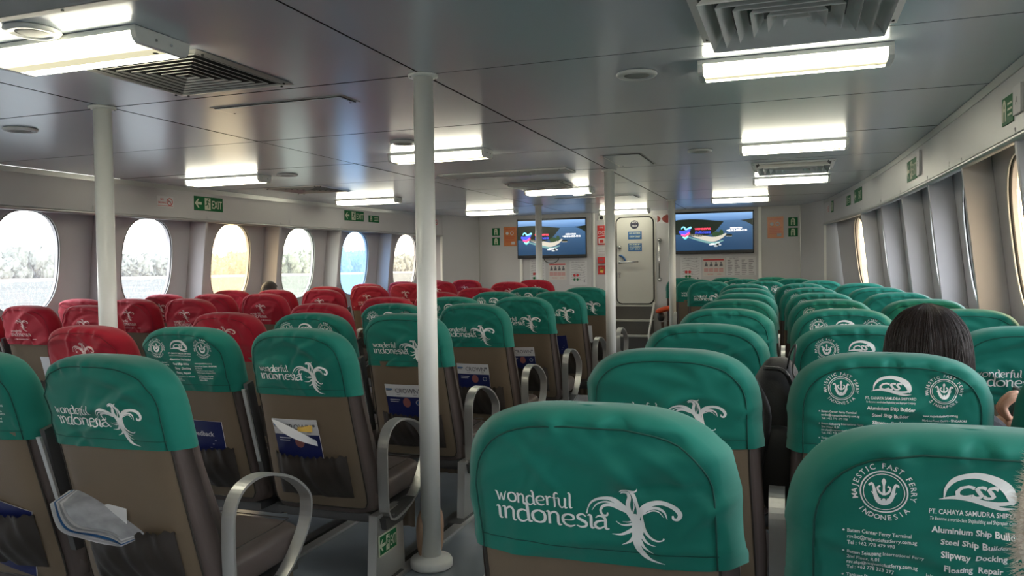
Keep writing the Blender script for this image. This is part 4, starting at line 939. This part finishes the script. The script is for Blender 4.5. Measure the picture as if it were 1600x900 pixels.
def mag_art(w=.21, h=.28):
    A = Art(); y1 = h / 2
    for a in range(6):
        for c in range(6): A.rect(-w / 2 + w * a / 6, -h / 2 + (h - .066) * c / 6, -w / 2 + w * (a + 1) / 6, -h / 2 + (h - .066) * (c + 1) / 6, NAVY)
    A2 = Art(); A2.text('CROWN', .018, y1 - .045, .036, INK, 'c', .004, width=w * .60); A2.rect(-w * .48, y1 - .030, -w * .30, y1 - .022, BLUE); A2.rect(-w * .48, y1 - .036, -w * .34, y1 - .032, INK); A2.disc(w * .43, y1 - .025, .006, INK, n=10); A2.rect(-.04, y1 - .056, w * .35, y1 - .054, INK)
    pinkm = mat('print_face_tone', (.28, .10, .09), .4)
    A2.disc(.012, y1 - .096, .022, pinkm, .026, 14); A2.rect(-w * .4, y1 - .084, -w * .12, y1 - .080, PAPER); A2.rect(-w * .4, y1 - .094, -w * .16, y1 - .091, PAPER); A2.ring(w * .36, y1 - .095, .012, .003, PAPER, 12); A2.disc(w * .36, y1 - .095, .005, BLUE, n=8)
    return [('cover_photo', A), ('masthead', A2)]
for sk, dx, top, lab in ((('L', 1, 0), -.045, .705, 'magazine with curled corner in the pocket of the second aisle seat'), (('L', 2, 0), -.025, .71, 'magazine in the seat pocket just left of the nearest thick pole'),
                         (('L', 3, 0), -.02, .70, 'magazine in the seat pocket just right of the nearest thick pole'), (('L', 4, 0), -.02, .705, 'magazine in the seat pocket, fifth row of the centre aisle')):
    in_pocket(sk, 'magazine', lab, 'magazine', PAPER, .21, .28, mag_art(), dx, random.uniform(-.04, .04), top, .02, 'magazines in seat pockets')
# curled page of the magazine in the second row
s = SEATS['L', 1, 0].location; mg = [o for o in bpy.data.objects if o.name == 'magazine'][0]
b = B()
def curl(u, v):
    z = .70 - .115 * v - .0 * u; x = -.145 + .215 * u; lift = .010 + .055 * sin(pi * u) ** 2 * v + .03 * v * (1 - u) * .3
    if v > 1 - u * .3: pass
    return (s.x + x + .0 * v, s.y + rearline(z) - .026 - lift, s.z + z + .03 * u * v - .02 * v * (1 - u) * 0)
def cp(u, v):  # triangular flap from the upper left to the lower right
    x = -.145 + .20 * u; zt = .702 - .085 * u ** 1.6; zb = .702 - .105 * u ** .9; z = zt + (zb - zt) * v
    return (s.x + x, s.y + rearline(z) - .030 - .045 * sin(pi * u) * (.3 + .7 * v), s.z + z)
b.grid(cp, 14, 5, PAPER); b.build('curled_page', mg, True)
b = B(); b.grid(lambda u, v: (s.x - .03 + .07 * u, s.y + rearline(.66) - .0285, s.z + .655 + .028 * v), 2, 2, YELLOW); b.build('yellow_print', mg)
def blue_art(w=.19, h=.24, t='Feedback'):
    A = Art(); A.text(t, w * .30, h * .24, .030, PAPER, 'r', .012)
    for k in range(3): A.rect(-w * .38, h * (.16 - .06 * k), w * (.33 - .06 * k), h * (.17 - .06 * k), PAPER)
    return [('lettering', A)]
in_pocket(('L', 1, 1), 'feedback_leaflet', 'navy Feedback leaflet in the pocket of the ship builder print seat', 'leaflet', NAVY, .22, .26, blue_art(.22, .26), .02, -.03, .675)
in_pocket(('L', 5, 0), 'feedback_leaflet', 'navy leaflet in the pocket of the sixth aisle seat of the centre block', 'leaflet', NAVY, .17, .26, blue_art(.17, .26, ''), -.01, .08, .70)
in_pocket(('L', 6, 0), 'feedback_leaflet', 'pale leaflet in the pocket of the seventh aisle seat of the centre block', 'leaflet', PAPER, .15, .24, blue_art(.15, .24, ''), -.02, .0, .71)
in_pocket(('L', 0, 1), 'feedback_leaflet', 'dark navy leaflet in the pocket at the lower left corner of the photo', 'leaflet', NAVY, .24, .24, blue_art(.24, .24, ''), .02, -.25, .60)
in_pocket(('O', 0, 1), 'feedback_leaflet', 'white leaflet with dark scribble behind the leftmost red seat', 'leaflet', PAPER, .17, .24, [('drawing', (lambda A: ([A.stroke([(-.04, -.02, .012), (0, .02, .02), (.05, -.03, .012)], INK), A.stroke([(-.02, -.06, .012), (.03, -.03, .02), (.06, -.07, .01)], INK)], A)[1])(Art()))], .16, 0, .72)
# crumpled newspaper in the first row
s = SEATS['L', 0, 0].location
o = empty('folded_newspaper', (s.x - .115, s.y + .035, s.z + .605), 'crumpled folded newspaper sticking out of the nearest left seat pocket', 'newspaper')
GP = mat('newsprint', (.34, .35, .37), .6, var=.25, vscale=18)
for k in range(7):
    b = B()
    def pg(u, v, k=k):
        x = -.115 + .335 * u - .012 * k * (1 - u); z = .035 - .105 * u ** 1.5 - .0055 * k * (.4 + u * (1 - u) * 5) - .018 * v; y = -.075 - .06 * sin(pi * min(1, u * 1.1)) * (1 - v) + .03 * v * 3 * (.4 + u * .5)
        z += .008 * sin(9 * u + k * .4) * (1 - v)
        return (x * .66 + .022, (y + .05 * v) * .8, (z + .05 * v * (1 - .8 * u)) * .85)
    b.grid(pg, 18, 5, [GP, PAPER, GP, PAPER, BLUE, PAPER, PAPER][k]); b.build('page', o, True, label='blue printed page' if k == 4 else None)
b = B(); b.add([(.03, .0, .0), (.13, .0, -.045), (.115, .012, .062), (.06, .015, .045)], [(0, 1, 2, 3)], PAPER); b.build('folded_corner', o)

# ------------------------------------------------------------------ bags
def blob(b, c, d, m, fn=None, n=24, k=14, p=2.6):
    def f(u, v):
        a = 2 * pi * u; e = -pi / 2 + pi * v; ce, se = cos(e), sin(e); q = 2 / p
        x = d[0] / 2 * math.copysign(abs(cos(a)) ** q, cos(a)) * abs(ce) ** q; y = d[1] / 2 * math.copysign(abs(sin(a)) ** q, sin(a)) * abs(ce) ** q; z = d[2] / 2 * math.copysign(abs(se) ** q, se)
        if fn: x, y, z = fn(x, y, z)
        return (c[0] + x, c[1] + y, c[2] + z)
    return b.grid(f, n, k, m, closeu=True)
o = empty('backpack', (-.055, 2.62, .50), 'black backpack on the seat gap between the left and middle right-block columns', 'bag')
b = B(); blob(b, (0, 0, .30), (.16, .26, .44), PACK, lambda x, y, z: (x + .006 * sin(z * 40) + .02 * (z > 0) * z, y, z)); b.build('bag_body', o, True)
b = B(); blob(b, (.01, -.13, .20), (.13, .08, .26), PACK); b.build('front_pocket', o, True)
b = B(); b.tube([p for p in catmull([(-.03, -.13, .50), (.03, -.15, .49), (.055, -.14, .40), (.05, -.16, .25), (.04, -.17, .12)], 5)], .007, BLACK, 6); b.build('zip', o, True)
b = B(); b.tube(catmull([(.035, -.13, .50), (.045, -.14, .55), (.06, -.14, .57), (.05, -.15, .50), (.06, -.16, .47)], 5), .003, BLACK, 6); b.build('pull_cord', o, True)
b = B(); b.tube(catmull([(.06, -.17, .28), (.065, -.18, .20), (.055, -.18, .12), (.07, -.19, .02)], 5), .005, STEEL, 6); b.build('dangling_keychain', o, True)
b = B(); b.tube(catmull([(-.06, -.12, .46), (-.02, -.16, .36), (-.05, -.17, .18), (-.06, -.14, .05)], 5), [.012] * 16, PACK, 6); b.build('shoulder_strap', o, True)
o = empty('beige_bundle', (-1.53, 3.20, deck(3.2)), 'pale beige bundle on the floor beyond the low EXIT sign', 'bag'); b = B(); blob(b, (0, 0, .13), (.10, .16, .26), BEIGE, lambda x, y, z: (x, y * (1 + z * 1.2), z)); b.build('bundle', o, True)
# orange cloth on a dark stand beside the third pole
o = empty('orange_cloth_stand', (-1.62, 10.62, deck(10.6)), 'orange-red folded cloth on a dark stand beside the third pole', 'stand')
b = B(); b.tube([(0, 0, 0), (-.02, 0, .50)], .022, mat('dark_brown', (.05, .025, .02), .5), 8); b.tube([(.06, .02, 0), (.05, .02, .52)], .016, MATS['dark_brown'], 8); b.build('post', o, True)
b = B(); blob(b, (-.035, -.02, .57), (.09, .09, .12), BLACK); b.build('black_knob', o, True)
b = B(); blob(b, (.0, .0, .0), (.24, .16, .075), FABOR, lambda x, y, z: (x, y, z + .25 * x)); b.map(lambda v: v + Vector((.01, 0, .67))); b.build('folded_cloth', o, True, label='orange-red folded cloth')

# ------------------------------------------------------------------ people
def head_mesh(m):
    b = B()
    def f(u, v):
        a = 2 * pi * u; e = -pi / 2 + pi * v; x = .074 * cos(a) * cos(e); y = .092 * sin(a) * cos(e); z = .112 * sin(e)
        if z < 0: x *= 1 + z * 2.4; y = y * (1 + z * 1.2) + .012 * (-z / .11)
        return (x, y, z)
    return b.grid(f, 28, 18, m, closeu=True)
def person(name, base, lab, hair_fn, sk, lean=0., hand=True, scale=1., top=CLOTH, facey=1):
    """seated figure facing +Y; base = hip point on the cushion"""
    o = empty(name, base, lab, 'person')
    J = {'pel': (0, 0, .10), 'sp': (lean * .3, -.05, .30), 'ch': (lean * .6, -.07, .45), 'nk': (lean * .85, -.05, .56), 'hd': (lean, -.03, .60),
         'sl': (-.16 + lean * .7, -.05, .50), 'el': (-.20 + lean * .7, .05, .28), 'wl': (-.13 + lean * .5, .26, .26), 'sr': (.16 + lean * .7, -.05, .50), 'er': (.22 + lean * .7, .04, .28), 'wr': (.15 + lean, .22, .30),
         'hl': (-.10, .06, .09), 'kl': (-.11, .46, .10), 'al': (-.11, .50, -.32), 'hr': (.10, .06, .09), 'kr': (.11, .46, .10), 'ar': (.11, .50, -.32)}
    if hand: J['er'] = (.23 + lean, -.02, .30); J['wr'] = (.235 + lean, .06, .41)
    E_ = [('pel', 'sp'), ('sp', 'ch'), ('ch', 'nk'), ('ch', 'sl'), ('sl', 'el'), ('el', 'wl'), ('ch', 'sr'), ('sr', 'er'), ('er', 'wr'), ('pel', 'hl'), ('hl', 'kl'), ('kl', 'al'), ('pel', 'hr'), ('hr', 'kr'), ('kr', 'ar')]
    R = {'pel': .13, 'sp': .11, 'ch': .12, 'nk': .045, 'sl': .06, 'el': .042, 'wl': .028, 'sr': .06, 'er': .042, 'wr': .028, 'hl': .085, 'kl': .06, 'al': .04, 'hr': .085, 'kr': .06, 'ar': .04}
    ks = list(R); me = bpy.data.meshes.new('body'); me.from_pydata([J[k] for k in ks], [(ks.index(a), ks.index(c)) for a, c in E_], [])
    body = mk('clothed_body', me, o); sm_ = body.modifiers.new('skin', 'SKIN'); me2 = body.data
    for k_, v in zip(ks, me2.skin_vertices[0].data): v.radius = (R[k_], R[k_] * (.75 if k_ in ('ch', 'sp', 'pel') else 1)); v.use_root = k_ == 'pel'
    ss = body.modifiers.new('sub', 'SUBSURF'); ss.levels = 2; ss.render_levels = 2; me2.materials.append(top)
    hx, hy, hz = J['hd']; b = head_mesh(SKIN)
    b.tube([(0, 0, -.12), (0, -.02, -.02)], [.045, .05], SKIN, 12)
    b.tube([(0, .088, .015), (0, .112, -.022), (0, .09, -.028)], [.008, .014, .008], SKIN, 8)
    for sg in (-1, 1): blob(b, (sg * .078, -.005, -.005), (.02, .035, .06), SKIN, n=10, k=8, p=2)
    b.map(lambda v: v + Vector((hx, hy, hz + .09))); hd = b.build('head', o, True)
    b = B()
    for sg in (-1, 1): blob(b, (hx + sg * .03, hy + .082, hz + .10), (.024, .016, .012), WHITE, n=10, k=8, p=2); blob(b, (hx + sg * .03, hy + .089, hz + .10), (.010, .008, .010), BLACK, n=8, k=6, p=2)
    b.build('eyes', hd, True); b = B(); b.tube([(hx - .022, hy + .088, hz + .038), (hx, hy + .094, hz + .036), (hx + .022, hy + .088, hz + .038)], [.003, .006, .003], mat('lips', (.4, .12, .1), .5), 6); b.build('mouth', hd, True)
    b = hair_fn(hx, hy, hz + .09); b.build('hair', hd, True)
    if hand:
        wr = Vector(J['wr']); h = B()
        P0 = wr + Vector((0, 0, .0)); pal = catmull([tuple(P0), tuple(P0 + Vector((-.01, .0, .05))), tuple(P0 + Vector((-.018, .0, .10)))], 4); h.tube(pal, [.022, .027, .032, .036, .038, .040, .040, .038, .034], SKIN, 12)
        for i_, (oy, ln) in enumerate(((-.028, .068), (-.010, .078), (.010, .074), (.028, .058))):
            q0 = P0 + Vector((-.022, oy, .095)); h.tube(catmull([tuple(q0), tuple(q0 + Vector((-.012, 0, ln * .5))), tuple(q0 + Vector((.006, -.002, ln * .85))), tuple(q0 + Vector((.026, -.002, ln)))], 4), [.0095] * 10 + [.008, .007, .004], SKIN, 8)
        q0 = P0 + Vector((-.01, -.03, .04)); h.tube(catmull([tuple(q0), tuple(q0 + Vector((.012, -.025, .035))), tuple(q0 + Vector((.012, -.035, .075))), tuple(q0 + Vector((.010, -.030, .10)))], 4), [.013] * 9 + [.011, .010, .008, .004], SKIN, 8)
        h.build('right_hand', o, True)
    return o, J
def long_hair(hx, hy, hz):
    b = B(); rg = random.Random(5)
    def f(u, v):
        a = 2 * pi * u; back = -sin(a)
        if v < .5: e = pi / 2 * (1 - v / .5); rr_ = cos(e); z = .128 * sin(e)
        else: rr_ = 1.; z = -(v - .5) / .5 * .36
        part = .006 * exp(-(math.remainder(a - pi / 2, 2 * pi) / .25) ** 2) if v < .4 else 0
        w = 1 + .10 * max(0, v - .5) * 2 - .12 * max(0, v - .75) * 4 * .5
        st = .0012 * sin(a * 31 + v * 3) + .0010 * sin(a * 57 + 1.3) + .003 * sin(a * 7)
        x = (.104 * rr_ * w + st * rr_) * cos(a); y = (.112 * rr_ * w + st * rr_) * sin(a)
        if y > .02 and v > .45: y = .02 + (y - .02) * .35
        return (hx + x, hy + y - .008, hz + z + .012 - part)
    b.grid(f, 140, 40, HAIR, closeu=True)
    for _ in range(260):
        a = rg.uniform(pi * .95, 2.05 * pi); rad = .106 + rg.uniform(0, .006); k = rg.uniform(-.06, .06)
        P = []
        for t in range(7):
            e = pi / 2 * (1 - min(1, t / 3)) * .95; rr_ = cos(e) if t < 3 else 1 + .04 * (t - 3); z = .132 * sin(e) if t < 3 else -(t - 3) * .08
            P.append((hx + rad * rr_ * cos(a + k * t), hy - .008 + rad * 1.07 * rr_ * sin(a + k * t), hz + z + .012))
        P = catmull(P, 4); b.tube(P, [.0009] * (len(P) - 4) + [.0008, .0006, .0004, .0002], HAIR, 4, cap=False)
    return b
s = SEATS['R', 1, 1].location
pr, PJ = person('person', (.31, s.y + .28, .33), 'person with long dark hair in a seat at the right, holding a dark phone', long_hair, None, lean=.04)
pr.location.z = .36
# phone held in the hand
wr = Vector(PJ['wr']) + pr.location
b = B(); b.box((0, 0, 0), (.010, .074, .15), BLACK); b.map(lambda v: (Matrix.Rotation(.25, 3, 'Y') @ v) + wr + Vector((-.004, .035, .105))); b.build('mobile_phone', None, label='dark mobile phone in the hand at the right edge', cat='phone', bev=.004)
def short_hair(hx, hy, hz):
    b = B()
    def f(u, v):
        a = 2 * pi * u; e = pi / 2 - (pi * .62) * v * (1 if sin(a) < .2 else .55); x = .086 * cos(a) * cos(e); y = .104 * sin(a) * cos(e); z = .122 * sin(e); st = 1 + .02 * sin(a * 33)
        return (hx + x * st, hy + y * st - .004, hz + z)
    return b.grid(f, 80, 20, HAIR, closeu=True)
s = SEATS['O', 3, 0].location
person('person', (-5.25, 6.89 + .30, .40), 'person with short black hair between the red seats by the amber window', short_hair, None, hand=False)
# cream fluffy hood edge at the right edge of the photo
o = empty('fluffy_garment', (.293, .93, .74), 'cream fluffy fur of a garment at the right edge, close to the camera', 'clothing')
b = B(); rg = random.Random(9)
fw = lambda x, y, z: (x + max(0, -z) * .45, y, z)
blob(b, (0, 0, .25), (.16, .14, .40), FUR, fw, n=20, k=14, p=2.2); b.build('lining', o, True)
vs, fs = [], []
for k in range(9500):
    a = rg.uniform(0, 2 * pi); e = math.asin(rg.uniform(-.98, .98)); n_ = Vector((cos(a) * cos(e), sin(a) * cos(e), sin(e))); p = Vector((n_.x * .078, n_.y * .068, n_.z * .198)); p = Vector(fw(*p)) + Vector((0, 0, .25))
    d = (n_ + Vector((rg.uniform(-.5, .5), rg.uniform(-.5, .5), rg.uniform(-.9, .2)))).normalized(); L_ = rg.uniform(.006, .016); t = d.cross(Vector((rg.uniform(-1, 1), 1, .3))).normalized() * .0007
    i0 = len(vs); vs += [p - t, p + t, p + d * L_]; fs.append((i0, i0 + 1, i0 + 2))
b = B(); b.add(vs, fs, FUR); b.build('fur_pile', o, kind='stuff')

# floor tracks under the seats
for x, y0, y1 in ((-1.60, 1.0, 8.2), (-2.15, 1.0, 8.2), (-3.22, 1.0, 9.9), (-.60, .6, 9.0), (.50, .6, 9.0), (-4.16, 3.4, 11.0)):
    tn += 1; b = B(); n = 20
    for off, w, h, m in ((0, .05, .012, ALU), (-.045, .03, .004, DARK), (-.085, .04, .010, ALUD)):
        P = [(y0 + (y1 - y0) * k / n) for k in range(n + 1)]; vs = []
        for y in P: vs += [(x + off - w / 2, y, deck(y)), (x + off + w / 2, y, deck(y)), (x + off + w / 2, y, deck(y) + h), (x + off - w / 2, y, deck(y) + h)]
        b.add(vs, [(i * 4 + k, i * 4 + (k + 1) % 4, i * 4 + 4 + (k + 1) % 4, i * 4 + 4 + k) for i in range(n) for k in range(4)] + [(3, 2, 1, 0)], m)
    mk('trim_%d' % tn, b.mesh('seat_track'), kind='structure')

# ------------------------------------------------------------------ outside
SEA = mat('sea_water', (.072, .072, .066), .7, spec=0., var=.25, vscale=.3, bump=.9, bscale=.6, stretch=(1, .35, 1))
b = B(); b.add([(-3000, -3000, -1.6), (3000, -3000, -1.6), (3000, 3000, -1.6), (-3000, 3000, -1.6)], [(0, 1, 2, 3)], SEA); b.build('sea', None, label='grey rippled sea outside the windows', cat='water', kind='stuff')
b = B(); b.hexa([(-420, -200, -1.8), (-330, -200, -1.8), (-330, 1100, -1.8), (-420, 1100, -1.8), (-420, -200, -.2), (-338, -200, -.2), (-338, 1100, -.2), (-420, 1100, -.2)], mat('shore_sand', (.42, .33, .24), .9)); b.build('shore_bank', None, label='low sandy bank across the water on the left', cat='shore')
TRE = mat('hazy_foliage', (.135, .14, .115), .95, var=.35, vscale=.5, bump=1., bscale=.8)
rg = random.Random(4); b = B()
for k in range(900):
    y = -150 + 1200 * rg.random(); r = rg.uniform(2, 5); hh = 14.5 + 3 * sin(y * .013) + rg.uniform(-5, 3); x = -345 - rg.uniform(0, 40)
    for q in range(2): blob(b, (x, y + q * 3, hh * (.62 - .35 * q)), (r * 1.6, r * 2, hh * .75), TRE, n=12, k=8, p=2)
b.v = [(x + 1.2 * sin(z * 2.1 + y), y + 1.2 * sin(x * 1.7 + z * 3), z + 1. * sin(y * 1.9 + x)) for x, y, z in b.v]
b.build('treeline', None, True, label='distant hazy row of trees along the far shore at the left', cat='trees', kind='stuff')
